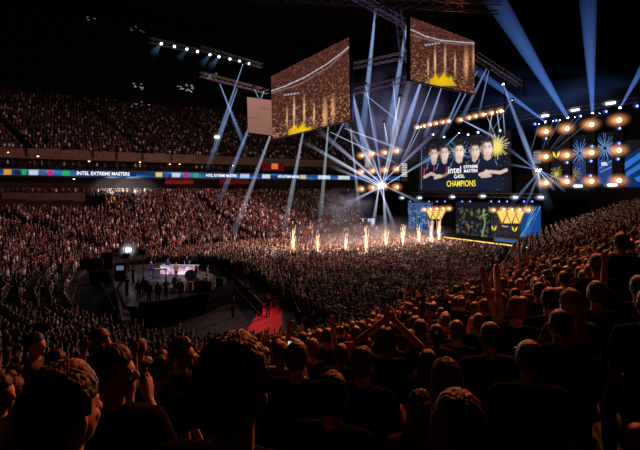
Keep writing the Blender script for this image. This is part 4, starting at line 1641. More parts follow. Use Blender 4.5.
# stand table with keyboard
p = flat(159.5, 279, PZ)
t = thing('table', 'small dark standing table between the person in purple and the man in blue', 'table', p, .1)
MB().box((0, 0, 1.02), (1.5, .6, .07), bevel=.02).build('table_top', M_DARK, t)
for a in (-.65, .65):
    for b in (-.22, .22):
        MB().box((a, b, .5), (.06, .06, 1.0)).build('leg', M_DARK, t)
kb = thing('keyboard', 'pale keyboard lying on the small dark standing table', 'keyboard', p + Vector((0, 0, 1.055)), .1)
MB().box((0, 0, .02), (1.2, .3, .04), bevel=.01).build('body', M_DARK, kb)
MB().box((0, -.03, .045), (1.12, .18, .012)).build('keys', mat('key_white', (.8, .8, .8), .4), kb)
# round black board
p = flat(190.5, 281, PZ)
t = thing('round_sign', 'round black disc on a stand right of the glowing desk', 'sign', p)
MB().tube((0, 0, .55), (0, .08, .55), .62, n=28).build('disc', M_BLACK, t)
MB().tube((0, .04, 0), (0, .04, .3), .05).build('pole', M_BLACK, t)
MB().tube((0, .04, 0), (0, .04, .04), .3, n=14).build('base', M_BLACK, t)
# low round table
p = flat(172, 291, PZ)
t = thing('low_table', 'low table with pale round top among the seated people', 'table', p)
MB().tube((0, 0, .42), (0, 0, .47), .75, n=24).build('table_top', mat('pale_top', (.45, .42, .4), .5), t)
MB().tube((0, 0, 0), (0, 0, .42), .07).build('leg', M_DARK, t)
MB().tube((0, 0, 0), (0, 0, .03), .4, n=18).build('base', M_DARK, t)
# stools / colour blocks on the right of the platform
for px, py, c, lab in ((182.5, 291, (.5, .45, .4), 'white bucket stool right of the low table'), (191, 289, (.4, .16, .03), 'brown stool right of the white bucket stool'), (206.5, 284, (.55, .5, .25), 'pale yellow stool at the right of the platform'), (197, 285, (.12, .2, .4), 'blue stool behind the brown stool')):
    p = flat(px, py, PZ)
    t = thing('stool', lab, 'stool', p)
    mm = mat('stool_%d' % px, c, .6)
    MB().loft([(0, 0, .55, .26, .26), (0, 0, .62, .3, .3), (0, 0, .70, .28, .28)], 16).build('seat', mm, t)
    MB().loft([(0, 0, 0, .24, .24), (0, 0, .05, .2, .2), (0, 0, .55, .2, .2)], 14).build('base', mm, t)

# work light on a mast
p = flat(128.5, 272, PZ)
t = thing('work_light', 'dazzling white work light on a mast at the left end of the platform', 'work light', p)
hz = (272 - 250) / F * p.y
MB().tube((0, 0, 0), (0, 0, hz), .05).build('mast', M_BLACK, t)
for a in range(3):
    MB().tube((0, 0, .5), (math.cos(a * 2.1) * .5, math.sin(a * 2.1) * .5, 0), .03).build('leg', M_BLACK, t)
MB().box((0, .12, hz), (.6, .2, .45), bevel=.05).build('housing', M_BLACK, t)
MB().box((0, 0, hz), (.5, .05, .36)).build('lens', emit('work_lens', (.95, .98, 1), 30.0), t)
glow_ball(t, 1.25, (.85, .92, 1), 1.5).location = (0, -.1, hz)
# truss mast frame (black) at the back left of the platform
for px, py, top, lab in ((143, 287, 252, 'thin black mast holding a dark camera above the platform'), (126, 285, 256, 'black mast at the left corner of the platform')):
    p = flat(px, py, PZ)
    h = (py - top) / F * p.y
    t = thing('camera_mast', lab, 'mast', p)
    MB().tube((0, 0, 0), (0, 0, h), .05).build('pole', M_BLACK, t)
    MB().box((0, 0, h), (.7, .5, .45), bevel=.05).tube((0, .2, h), (0, .55, h), .14).build('camera_body', M_BLACK, t)
    for a in range(3):
        MB().tube((0, 0, .9), (math.cos(a * 2.1) * .6, math.sin(a * 2.1) * .6, 0), .035).build('leg', M_BLACK, t)
# monitor trolley at the left
for px, py, lab in ((120, 280, 'upright dark rack with a pale blue screen at the left corner of the platform'),):
    p = flat(px, py, PZ)
    t = thing('rack', lab, 'rack', p, .4)
    MB().box((0, 0, .9), (1.0, .6, 1.8), bevel=.05).build('body', M_BLACK, t)
    MB().box((.0, -.31, 1.3), (.7, .03, .45)).build('screen', emit('rack_screen', (.3, .4, .7), .35), t)
# pale grey ramp down the left edge of the platform
a, b, c, d = flat(113, 289, .1), flat(122, 289, .1), flat(131, 331, .05), flat(122, 333, .05)
m_ = MB().add([a + Vector((0, 0, 1.0)), b + Vector((0, 0, 1.0)), c + Vector((0, 0, .9)), d + Vector((0, 0, .9)), Vector((a.x, a.y, 0)), Vector((b.x, b.y, 0)), Vector((c.x, c.y, 0)), Vector((d.x, d.y, 0))],
              [[0, 3, 2, 1], [4, 5, 6, 7], [0, 1, 5, 4], [1, 2, 6, 5], [2, 3, 7, 6], [3, 0, 4, 7]])
tag(m_.build('walkway', mat('walk_grey', (.42, .42, .45), .6, var=.2, scale=2)), 'pale grey walkway along the left edge of the platform', 'walkway')
# stair rails left of the walkway
a, b = flat(100, 292, 0), flat(122, 338, 0)
t = thing('barrier', 'black metal crowd barrier left of the pale walkway', 'barrier', (a.x, a.y, 0))
m_ = MB()
for z in (.15, .6, 1.1):
    m_.tube(Vector((0, 0, z)), b - a + Vector((0, 0, z)), .04)
m_.build('rail', M_DARK, t)
for k in range(9):
    f = k / 8
    MB().tube((b - a) * f, (b - a) * f + Vector((0, 0, 1.1)), .04).build('post', M_DARK, t)
# dark equipment boxes left of the platform
rg = random.Random(41)
for k, (px, py, w, h, lab) in enumerate(((92, 272, 2.6, 1.6, 'black flight case stack left of the platform'), (100, 283, 2.0, 1.3, 'second black flight case nearer the barrier'), (84, 262, 3.2, 1.2, 'low black flight case behind the others on the left'), (107, 270, 1.4, 2.2, 'tall black flight case next to the platform'))):
    p = flat(px, py, 0)
    t = thing('flight_case', lab, 'flight case', p, .5)
    MB().box((0, 0, h / 2 + .1), (w, 1.0, h), bevel=.06).build('body', M_BLACK, t)
    MB().box((0, 0, h * .72), (w + .03, 1.03, .05)).build('edge_strip', M_DARK, t)
    for sx in (-w * .4, w * .4):
        for sy in (-.38, .38):
            MB().tube((sx - .04, sy, .06), (sx + .04, sy, .06), .06, n=10).build('wheel', M_DARK, t)
p = flat(70, 250, 0)
t = thing('tarp', 'crumpled pale blue sheet at the edge of the left stand', 'sheet', at(71, 252, 62))
m_ = MB()
vs, fs = [], []
for j in range(7):
    for i in range(11):
        vs.append(((i / 10 - .5) * 2.2, (j / 6 - .5) * 1.2, .25 * mnoise.noise(Vector((i * .5, j * .6, 0))) + .15))
for j in range(6):
    for i in range(10):
        a0 = j * 11 + i
        fs.append([a0, a0 + 1, a0 + 12, a0 + 11])
mesh_obj('sheet', vs, fs, mat('blue_sheet', (.25, .35, .6), .6), t, True)

# red carpet
rc = [flat(245, 334, .02), flat(281, 334, .02), flat(283, 296, .02), flat(267, 296, .02)]
vs = rc + [Vector((v.x, v.y, 0)) for v in rc]
o = mesh_obj('red_carpet', vs, [[0, 1, 2, 3], [0, 4, 5, 1], [1, 5, 6, 2], [2, 6, 7, 3], [3, 7, 4, 0]], mat('carpet_red', (.60, .012, .02), .9, bump=.3, scale=30, var=.2))
tag(o, 'bright red carpet leading across the dark floor', 'carpet')
# crowd barriers along the black floor
for (xa, ya), (xb, yb), lab in (((236, 288), (262, 316), 'black barrier fence left of the red carpet'), ((285, 294), (300, 326), 'black barrier fence right of the red carpet'), ((222, 276), (236, 288), 'short black barrier behind the platform corner')):
    a, b = flat(xa, ya, 0), flat(xb, yb, 0)
    t = thing('barrier', lab, 'barrier', a)
    m_ = MB()
    d = b - a
    for z in (.1, 1.05):
        m_.tube(Vector((0, 0, z)), d + Vector((0, 0, z)), .035)
    m_.build('rail', M_DARK, t)
    m_ = MB()
    m_.add([Vector((0, 0, .1)), d + Vector((0, 0, .1)), d + Vector((0, 0, 1.05)), Vector((0, 0, 1.05))], [[0, 1, 2, 3]])
    m_.build('panel', M_PSIDE, t)
    for k in range(7):
        MB().tube(d * (k / 6), d * (k / 6) + Vector((0, 0, 1.05)), .035).build('post', M_DARK, t)
# ------------------------------------------------------------------ people: one continuous skin surface, clothes and hair as children
def skin_remesh(mb, voxel, smooth=2, factor=.5):
    me = bpy.data.meshes.new('tmp')
    me.from_pydata([tuple(v) for v in mb.v], [], mb.f)
    me.update()
    o = bpy.data.objects.new('tmp', me)
    COL.objects.link(o)
    r = o.modifiers.new('r', 'REMESH')
    r.mode = 'VOXEL'
    r.voxel_size = voxel
    r.use_smooth_shade = True
    if smooth:
        s = o.modifiers.new('s', 'SMOOTH')
        s.iterations = smooth
        s.factor = factor
    dg = bpy.context.evaluated_depsgraph_get()
    res = bpy.data.meshes.new_from_object(o.evaluated_get(dg))
    COL.objects.unlink(o)
    bpy.data.objects.remove(o)
    res.polygons.foreach_set('use_smooth', [True] * len(res.polygons))
    return res


def V(*a):
    return Vector(a)


def arm_pose(name):
    """elbow, wrist, finger direction, palm normal, curl for the right arm (x > 0); mirrored for the left"""
    return {
        'down': (V(.265, -.03, 1.13), V(.27, .07, .89), V(.0, .18, -1), V(-1, 0, 0), .35),
        'front': (V(.25, .06, 1.14), V(.12, .30, 1.10), V(-.7, .7, .1), V(-.2, -.2, -1), .5),
        'clap': (V(.25, .10, 1.15), V(.055, .33, 1.33), V(-.12, .35, 1), V(-1, .1, -.1), .18),
        'raised': (V(.30, .10, 1.60), V(.27, .14, 1.86), V(.02, .05, 1), V(0, 1, 0), .12),
        'joined': (V(.30, .10, 1.58), V(.055, .12, 1.80), V(-.25, .05, 1), V(-1, 0, 0), .25),
        'phone': (V(.24, .20, 1.22), V(.10, .36, 1.48), V(-.35, .1, 1), V(-.3, .9, 0), .75),
        'stick': (V(.26, .16, 1.25), V(.14, .34, 1.45), V(-.15, .2, 1), V(-1, 0, 0), 1.3),
        'hips': (V(.36, -.10, 1.18), V(.19, .04, 1.0), V(-.6, .5, -.6), V(-.6, -.6, 0), .5),
        'seat': (V(.24, .08, 1.16), V(.12, .30, 1.00), V(-.3, 1, -.2), V(0, 0, -1), .4),
    }[name]


def add_hand(mb, w, d, pn, curl, side, hi):
    d = d.normalized()
    pn = (pn - d * pn.dot(d)).normalized()
    ax = d.cross(pn).normalized() * side        # across the palm towards the thumb side
    if not hi:
        mb.cap_tube(w, w + d * .07, .030, .034, 8)
        for k, L in enumerate((.062, .070, .066, .052)):
            b = w + d * .085 + ax * (.030 - .020 * k)
            mb.cap_tube(b, b + d * L * .9 + pn * (.02 + .04 * curl), .011, .009, 6)
        mb.cap_tube(w + d * .025 + ax * .03, w + d * .07 + ax * .065 + pn * .015, .013, .010, 6)
        return
    for k in range(4):
        b = w + d * .088 + ax * (.031 - .0205 * k) - d * (.006 * abs(k - 1))
        mb.cap_tube(w + d * .01 + ax * (.016 - .010 * k), b, .017, .0125, 8)
    for k, L in enumerate((.068, .077, .072, .056)):
        b = w + d * .088 + ax * (.031 - .0205 * k) - d * (.006 * abs(k - 1))
        sp = ax * (.10 - .07 * k)
        ang = 0.0
        for q, fr in enumerate((.45, .31, .24)):
            ang += curl * (.55 + .1 * k) * (1.0 if q else .6)
            dd = ((d + sp) * math.cos(ang) + pn * math.sin(ang)).normalized()
            e = b + dd * L * fr
            mb.cap_tube(b, e, .0098 - .001 * q, .0090 - .001 * q, 8)
            b = e
    a = w + d * .022 + ax * .024
    b = w + d * .058 + ax * .056 + pn * .012
    c = w + d * .090 + ax * (.066 - .02 * curl) + pn * (.016 + .02 * curl)
    mb.cap_tube(a, b, .0155, .0118, 8)
    mb.cap_tube(b, c, .0115, .009, 8)


def body_parts(right, left, hi, female=False, seated=False, infl=0.0, part='body', sleeves='short', yaw=0.0, pitch=0.0):
    mb = MB()
    sw = .168 if female else .186
    g = infl
    n = 18 if hi else 12
    drop = 0.0

    def torso(z0=.86):
        hipr = .168 if female else .160
        wa = .132 if female else .148
        rings = [(.86, hipr, .112, .0), (.95, hipr * .99, .115, -.004), (1.07, wa, .100, .0), (1.18, wa + .012, .108, .005), (1.29, sw - .018, .120, .006), (1.37, sw - .014, .110, -.002), (1.425, sw - .045, .088, -.012), (1.462, .085, .066, -.016)]
        mb.loft([(0, y, z, rx + g, ry + g) for z, rx, ry, y in rings if z >= z0 - 1e-6], n + 6)

    def shoulder(ar, side):
        el, wr = ar[0], ar[1]
        s = V(side * sw, -.005, 1.395)
        if el.z > 1.4:
            s = V(side * (sw - .004), 0, 1.425)
        return s, V(side * el.x, el.y, el.z), V(side * wr.x, wr.y, wr.z)
    if part in ('body', 'shirt'):
        torso(.86 if part == 'body' else .95)
        if part == 'shirt':
            rx = .168 if female else .162
            mb.loft([(0, 0, .84, rx + g + .008, .118 + g), (0, 0, .97, rx + g, .116 + g)], n + 6)
        for ar, side in ((right, 1), (left, -1)):
            s, e, w = shoulder(ar, side)
            mb.cap_tube(V(side * .07, -.015, 1.425), s, .050 + g, .058 + g, n)
            if part == 'body':
                mb.cap_tube(s, e, .052, .040, n)
                mb.cap_tube(e, w, .040, .027, n)
                dd, pn = ar[2], ar[3]
                add_hand(mb, w, V(dd.x * side, dd.y, dd.z), V(pn.x * side, pn.y, pn.z), ar[4], side, hi)
            elif sleeves == 'long':
                mb.cap_tube(s, e, .054 + g, .043 + g, n)
                mb.cap_tube(e, e + (w - e) * .93, .043 + g, .033 + g, n)
            else:
                mb.cap_tube(s, s + (e - s) * .62, .056 + g, .054 + g, n)
        if part == 'shirt':
            mb.loft([(0, -.016, 1.44, .088, .076), (0, -.012, 1.475, .070, .066)], n)
            if sleeves == 'hood':
                mb.ell((0, -.085, 1.44), (.115, .055, .07), 16, 10)
    if part in ('body', 'trousers'):
        for side in (1, -1):
            h = V(side * .085, 0, .90)
            if seated:
                k, a = V(side * .11, .42, .90), V(side * .11, .40, .46)
            else:
                k, a = V(side * .10, .02, .49), V(side * .105, -.02, .09)
            mb.cap_tube(h, k, .082 + g, .056 + g, n)
            mb.cap_tube(k, a, .055 + g, .038 + g * 1.4, n)
            if part == 'body':
                mb.cap_tube(a, a + V(0, -.02, -.04), .042, .040, n)
                mb.ell(a + V(side * .01, .075, -.055), (.046, .125, .036), 14, 8)
        if part == 'trousers':
            mb.loft([(0, 0, .82, .155 + g, .11 + g), (0, 0, .90, .166 + g, .114 + g), (0, 0, 1.0, .158 + g, .112 + g)], n + 6)
    if part == 'body':
        mb.cap_tube(V(0, -.020, 1.42), V(0, -.004, 1.56), .058 if not female else .050, .053 if not female else .046, n)
        hd = MB()
        hd.ell((0, -.012, 1.645), (.076, .098, .108), n + 6, 14)
        hd.ell((0, .028, 1.590), (.060, .068, .070), n + 4, 12)
        hd.ell((0, .050, 1.548), (.034, .040, .030), n, 10)
        hd.ell((0, .062, 1.655), (.055, .030, .022), n, 10)
        hd.ell((.030, .070, 1.600), (.022, .020, .020), n, 8)
        hd.ell((-.030, .070, 1.600), (.022, .020, .020), n, 8)
        hd.cap_tube(V(0, .085, 1.640), V(0, .108, 1.603), .010, .015, 10)
        hd.ell((0, .084, 1.568), (.026, .014, .007), n, 8)
        hd.ell((0, .082, 1.556), (.022, .014, .007), n, 8)
        for s in (1, -1):
            hd.ell((s * .080, -.006, 1.617), (.011, .022, .033), n, 10, Matrix.Rotation(s * -.35, 3, 'Z'))
            hd.ell((s * .031, .079, 1.635), (.014, .010, .010), n, 8)
        R = Matrix.Rotation(yaw, 3, 'Z')
        o = V(0, -.01, 1.53)
        Rp = Matrix.Rotation(pitch, 3, 'X')
        mb.add([R @ (o + Rp @ (v - o)) for v in hd.v], hd.f)
    return mb


def hair_mesh(style, hi, seed=0, yaw=0.0, pitch=0.0):
    n, m = (150, 70) if hi else (40, 24)
    base = MB().ell((0, 0, 0), (1, 1, 1), n, m)
    c = V(0, -.014, 1.648)
    rad = {'short': (.089, .112, .124), 'crop': (.083, .106, .114), 'tousled': (.096, .118, .136), 'long': (.097, .116, .126), 'bun': (.088, .110, .119), 'ponytail': (.088, .110, .119), 'cap': (.091, .116, .118)}[style]
    amp = {'short': .0040, 'crop': .0018, 'tousled': .0062, 'long': .005, 'bun': .004, 'ponytail': .004, 'cap': .001}[style]
    vs = []
    so = V(seed * 3.7, seed * 1.3, seed * 2.1)
    for v in base.v:
        p = V(v.x * rad[0], v.y * rad[1], v.z * rad[2])
        # keep hair off the face, the ears and the nape
        nape = -.085 if style != 'crop' else -.072
        face = v.y > .28 and p.z < .045 - .02 * abs(v.x)
        side = abs(v.x) > .35 and v.y > -.25 and p.z < -.012
        low = p.z < nape
        if style == 'long':
            side = abs(v.x) > .35 and v.y > .12 and p.z < -.012
            low = p.z < -.11
        if style == 'cap':
            face = v.y > .3 and p.z < .030
            low = p.z < -.055
            side = abs(v.x) > .35 and v.y > -.25 and p.z < .0
        # locks fall away from the whorl at the back of the crown
        q = V(v.x, v.y + .45, v.z)
        az, po = math.atan2(q.x, q.y), math.acos(max(-1, min(1, q.z / max(1e-6, q.length))))
        d = .7 * mnoise.noise(V(math.cos(az) * 4, math.sin(az) * 4, po * 2.0) + so) + .8 * mnoise.noise(V(math.cos(az) * 16, math.sin(az) * 16, po * 3) - so) + .7 * mnoise.noise(V(math.cos(az) * 34, math.sin(az) * 34, po * 5) - so) + .5 * mnoise.noise(V(p.x * 22, p.y * 22, p.z * 22) + so)
        k = 1 + amp / .1 * d
        hl = p.z - (.045 - .02 * abs(v.x))
        if v.y > .28 and 0 < hl < .035:
            k *= .90 + .10 * hl / .035
        if face or side or low:
            k = .80
        vs.append(c + p * k)
    mb = MB().add(vs, base.f)
    if style == 'long':
        L = [(1.66, .094, .098, -.026), (1.60, .100, .092, -.034), (1.52, .104, .080, -.045), (1.44, .112, .066, -.062), (1.36, .112, .050, -.088), (1.28, .092, .036, -.105), (1.24, .06, .02, -.108)]
        k0 = len(mb.v)
        mb.loft([(0, y, z, rx, ry) for z, rx, ry, y in L], 30)
        for i in range(k0, len(mb.v)):
            p = mb.v[i]
            d = mnoise.noise(V(p.x * 70, p.y * 60, p.z * 9) + so)
            mb.v[i] = p + V(p.x * .10 * d, p.y * .10 * d, 0)
            if mb.v[i].y > .03 and mb.v[i].z > 1.45:
                mb.v[i].y = .02
    if style == 'bun':
        mb.ell((0, -.10, 1.735), (.042, .042, .038), 16, 12)
    if style == 'ponytail':
        for a, b, r1, r2 in (((0, -.115, 1.69), (0, -.155, 1.63), .026, .036), ((0, -.155, 1.63), (0, -.150, 1.50), .036, .026), ((0, -.150, 1.50), (0, -.14, 1.40), .026, .010)):
            mb.cap_tube(a, b, r1, r2, 12)
    if style == 'cap':
        # flat peak in front
        top, bot = [], []
        for i in range(13):
            t = PI * i / 12
            top.append(V(.078 * math.cos(t), .075 + .085 * math.sin(t), 1.684 - .02 * math.sin(t)))
        k0 = len(mb.v)
        for t in top:
            mb.v.append(t)
        for t in top:
            mb.v.append(t - V(0, 0, .006))
        mb.f.append([k0 + i for i in range(13)])
        mb.f.append([k0 + 13 + i for i in range(12, -1, -1)])
        for i in range(12):
            mb.f.append([k0 + i, k0 + 13 + i, k0 + 14 + i, k0 + 1 + i])
    if yaw or pitch:
        R = Matrix.Rotation(yaw, 3, 'Z')
        Rp = Matrix.Rotation(pitch, 3, 'X')
        o = V(0, -.01, 1.53)
        mb.v = [R @ (o + Rp @ (v - o)) for v in mb.v]
    me = bpy.data.meshes.new('hair_' + style)
    me.from_pydata([tuple(v) for v in mb.v], [], mb.f)
    me.update()
    me.polygons.foreach_set('use_smooth', [True] * len(me.polygons))
    me.materials.append(M_HAIR)
    return me


_BODY = {}


def body_mesh(right, left, lod, female, seated, part, sleeves='short', yaw=0.0, pitch=0.0):
    key = (right, left, lod, female, seated, part, sleeves if part == 'shirt' else '', yaw if part == 'body' else 0, pitch if part == 'body' else 0)
    if key in _BODY:
        return _BODY[key]
    hi = lod == 0
    vox = (.0075, .0145, .022)[lod]
    infl = {'body': 0.0, 'shirt': .016, 'trousers': .014}[part]
    if part == 'shirt' and sleeves in ('long', 'hood'):
        infl = .022
    mb = body_parts(arm_pose(right), arm_pose(left), lod < 2, female, seated, infl, part, 'long' if sleeves == 'hood' and part == 'shirt' else sleeves, yaw, pitch)
    if part == 'shirt' and sleeves == 'hood':
        mb.ell((0, -.085, 1.445), (.115, .055, .07), 16, 10)
    if part != 'body':
        vox = max(vox, .012)
    me = skin_remesh(mb, vox, 3 if hi else 1)
    if part == 'shirt':
        # soft folds in the cloth
        n = len(me.vertices)
        co = np.empty(n * 3, np.float32)
        me.vertices.foreach_get('co', co)
        co = co.reshape(-1, 3)
        f = .0045 * np.sin(co[:, 2] * 38 + 5 * np.sin(co[:, 0] * 14) + 3 * co[:, 1] * 9) * (co[:, 2] < 1.36)
        co[:, 1] += f
        me.vertices.foreach_set('co', co.ravel())
        me.update()
    me.materials.append(M_SKIN if part == 'body' else M_CLOTH)
    me.name = 'person_' + part
    _BODY[key] = me
    return me


_HAIR = {}
SKINS = [(.60, .38, .28), (.66, .44, .34), (.50, .30, .21), (.36, .20, .13), (.56, .36, .27)]
HAIRC = {'black': (.010, .008, .008), 'dark brown': (.030, .017, .011), 'brown': (.065, .034, .018), 'fair': (.25, .15, .065), 'reddish': (.13, .042, .018), 'grey': (.18, .17, .16)}
CAPC = {'black': (.012, .012, .014), 'red': (.35, .02, .02), 'white': (.6, .6, .6), 'navy': (.02, .03, .10), 'olive': (.07, .08, .03)}
SHIRTC = {'black': (.005, .005, .006), 'charcoal': (.016, .016, .018), 'navy': (.008, .012, .038), 'grey': (.09, .09, .095), 'white': (.50, .48, .46), 'maroon': (.06, .008, .011), 'dark green': (.008, .030, .015), 'brown': (.035, .02, .012), 'red': (.42, .02, .022), 'beige': (.33, .25, .17), 'slate blue': (.05, .075, .15), 'purple': (.16, .05, .24)}


def make_person(label, loc, yaw, scale=1.0, right='down', left='down', hair='short', hairc='dark brown', shirt='black', sleeves='short', trousers=(.012, .012, .016), skin=0, female=False, lod=1, seed=0, head_yaw=0.0, head_pitch=0.0, seated=False, eyes=False, group=None):
    b = bpy.data.objects.new('person', body_mesh(right, left, lod, female, seated, 'body', 'short', head_yaw, head_pitch))
    link(b)
    b.location = loc
    b.rotation_euler = (0, 0, yaw)
    b.scale = (scale,) * 3
    b.color = (*SKINS[skin % 5], 1)
    tag(b, label, 'person', group)
    s = bpy.data.objects.new('hoodie' if sleeves == 'hood' else 'shirt', body_mesh(right, left, lod, female, seated, 'shirt', sleeves))
    link(s, b)
    s.color = (*SHIRTC[shirt], 1)
    t = bpy.data.objects.new('trousers', body_mesh('down', 'down', max(lod, 1), female, seated, 'trousers'))
    link(t, b)
    t.color = (*trousers, 1)
    hk = (hair, lod == 0, seed % 3 if lod else seed, head_yaw, head_pitch)
    if hk not in _HAIR:
        _HAIR[hk] = hair_mesh(hair, lod == 0, hk[2], head_yaw, head_pitch)
    h = bpy.data.objects.new('cap' if hair == 'cap' else 'hair', _HAIR[hk])
    link(h, b)
    h.color = (*(CAPC if hair == 'cap' else HAIRC)[hairc], 1)
    if eyes:
        R = Matrix.Rotation(head_yaw, 3, 'Z')
        for sd in (-1, 1):
            eb = MB().ell((0, 0, 0), (.0115, .0115, .0115), 12, 8)
            e = eb.build('eye', mat('eye_white', (.6, .58, .55), .25), b, True)
            e.location = R @ V(sd * .031, .0815, 1.636)
    return b


def face_to(x, y, tx, ty):
    return math.atan2(-(tx - x), ty - y)


# ------------------------------------------------------------------ hand-placed people of the foreground (px, py of the head centre; depth)
# shorthand: label, px, py, depth, turn from the stage direction (degrees, + = to their left), options
STG = (24.0, 78.0)
for _k in ('brown', 'dark brown', 'reddish', 'fair'):
    HAIRC[_k] = tuple(min(.5, c * 1.5) for c in HAIRC[_k])
NEAR = [
    ('person with thick tousled brown hair filling the lower left corner, seen from behind', 65, 410, 1.30, 8, dict(hair='tousled', hairc='brown', shirt='black', sleeves='long', lod=0, head_yaw=-.3)),
    ('person with thick dark hair and red-lit right ear, the biggest head, lower centre-left', 235, 386, 1.22, 4, dict(hair='tousled', hairc='dark brown', shirt='black', lod=0, head_yaw=-.12)),
    ('person in dark shirt clapping, face turned right, beside the tousled brown head', 114, 371, 2.25, 20, dict(hair='short', hairc='dark brown', shirt='charcoal', right='clap', left='clap', lod=0, head_yaw=-1.35, eyes=True)),
    ('person with fringed reddish-brown hair at the bottom edge right of centre', 458, 430, 1.30, 10, dict(hair='short', hairc='reddish', shirt='black', lod=0, seed=4)),
    ('person in black, very dark head low in the middle behind the biggest head', 332, 394, 2.25, 0, dict(hair='short', hairc='black', shirt='black', lod=0, seed=2)),
    ('person with rounded brown hair and broad black shoulders in the lower middle', 363, 363, 2.9, -4, dict(hair='short', hairc='brown', shirt='black', lod=0, seed=3, head_yaw=-.15)),
    ('person with close-cropped hair and bare neck right of the biggest head', 297, 357, 3.25, 3, dict(hair='crop', hairc='brown', shirt='black', sleeves='long', lod=0)),
    ('person with long reddish hair falling over the back, lower right of centre', 446, 378, 2.5, 14, dict(hair='long', hairc='reddish', shirt='maroon', sleeves='long', lod=0, female=True)),
    ('person in a dark crew-neck shirt with a flat dark cap, lower right', 530, 359, 2.6, 6, dict(hair='cap', hairc='black', shirt='black', lod=0)),
    ('person at the bottom right corner, only reddish hair in view', 638, 440, 2.9, 10, dict(hair='short', hairc='reddish', shirt='black', lod=1, seed=1)),
    ('person with long fair hair and a grey shirt, right of the white inflated sticks', 571, 303, 3.9, 10, dict(hair='long', hairc='fair', shirt='grey', female=True, lod=0, right='front', left='front')),
    ('person with fair short hair holding two white inflated sticks', 516, 309, 4.6, 0, dict(hair='short', hairc='fair', shirt='black', right='down', left='stick', lod=0, seed=5)),
    ('person with both hands joined above the head in the middle', 388, 341, 4.3, 0, dict(hair='short', hairc='brown', shirt='charcoal', right='joined', left='joined', lod=0, seed=6)),
    ('person holding up a lit phone right of the biggest head', 281, 353, 4.6, 0, dict(hair='short', hairc='fair', shirt='beige', right='phone', left='phone', lod=0, seed=7)),
    ('person with cropped hair and charcoal shirt left of the biggest head', 163, 369, 3.9, -4, dict(hair='crop', hairc='brown', shirt='charcoal', lod=0)),
    ('person looking right with red-lit face, just left of the biggest head', 182, 352, 4.1, -30, dict(hair='short', hairc='brown', shirt='black', lod=0, head_yaw=-.9, eyes=True, seed=8)),
    ('person in a maroon top with red-lit hands raised to the chest, lower centre-right', 420, 408, 2.6, 30, dict(hair='short', hairc='black', shirt='maroon', sleeves='long', right='clap', left='clap', lod=0, seed=9)),
    ('person with long dark hair just left of the long reddish hair', 428, 362, 3.9, 0, dict(hair='long', hairc='dark brown', shirt='black', female=True, lod=1)),
    ('person with rounded hair between the broad black shoulders and the joined hands', 341, 354, 4.7, 0, dict(hair='short', hairc='brown', shirt='navy', lod=1)),
    ('person with tall curly hair above the tousled brown head on the left', 100, 342, 5.0, -8, dict(hair='tousled', hairc='dark brown', shirt='black', lod=1, head_yaw=-.4)),
    ('person in a grey shirt near the left edge, face turned right', 36, 344, 5.4, -40, dict(hair='short', hairc='black', shirt='grey', lod=1, head_yaw=-.6)),
    ('person in profile with red-lit cheek at the far left, above the tousled brown head', 57, 364, 4.6, -60, dict(hair='short', hairc='dark brown', shirt='black', lod=1, head_yaw=-.5)),
    ('person with red-lit face cut off by the left edge of the picture', 0, 392, 3.1, -50, dict(hair='short', hairc='black', shirt='black', lod=1, head_yaw=-.4)),
    ('person with round dark head behind the clapping person on the left', 140, 347, 6.4, 0, dict(hair='crop', hairc='dark brown', shirt='grey', lod=1)),
    ('person with a dark head just left of the long fair hair', 550, 300, 5.0, 10, dict(hair='short', hairc='black', shirt='black', lod=1)),
    ('person with a high bun in the right stand, below the top edge of the crowd', 597, 264, 5.8, 8, dict(hair='bun', hairc='brown', shirt='black', female=True, lod=1)),
    ('person with big rounded hair at the right end of the crowd', 621, 243, 6.6, 8, dict(hair='tousled', hairc='dark brown', shirt='black', lod=1)),
    ('person with neat short hair right of the fair head with the sticks', 539, 291, 6.6, 6, dict(hair='short', hairc='dark brown', shirt='charcoal', lod=1)),
    ('person with cropped hair in the row before the fair head with the sticks', 479, 322, 5.6, 0, dict(hair='crop', hairc='brown', shirt='black', lod=1)),
    ('person with smooth brown hair two heads left of the white sticks', 457, 331, 5.2, 0, dict(hair='short', hairc='brown', shirt='black', lod=1)),
    ('person with ponytail three heads left of the white sticks', 437, 334, 4.9, 0, dict(hair='ponytail', hairc='dark brown', shirt='maroon', female=True, lod=1)),
]
hand_xy = []
near_objs = {}
for lab, px, py, Y, turn, opt in NEAR:
    c = at(px, py, Y)
    g = ground(c.x, c.y)
    sc_ = min(1.12, max(.86, (c.z - g) / 1.64))
    z = c.z - 1.64 * sc_
    yaw = face_to(c.x, c.y, *STG) + math.radians(turn)
    p = make_person(lab, (c.x, c.y, z), yaw, sc_, trousers=(.012, .013, .02), skin=len(hand_xy), **opt)
    hand_xy.append((c.x, c.y))
    near_objs[lab[:30]] = p
    print('NEAR', round(z - g, 2), round(sc_, 2), lab[:50])


def in_person(p, v):
    return p.matrix_basis @ Vector(v)


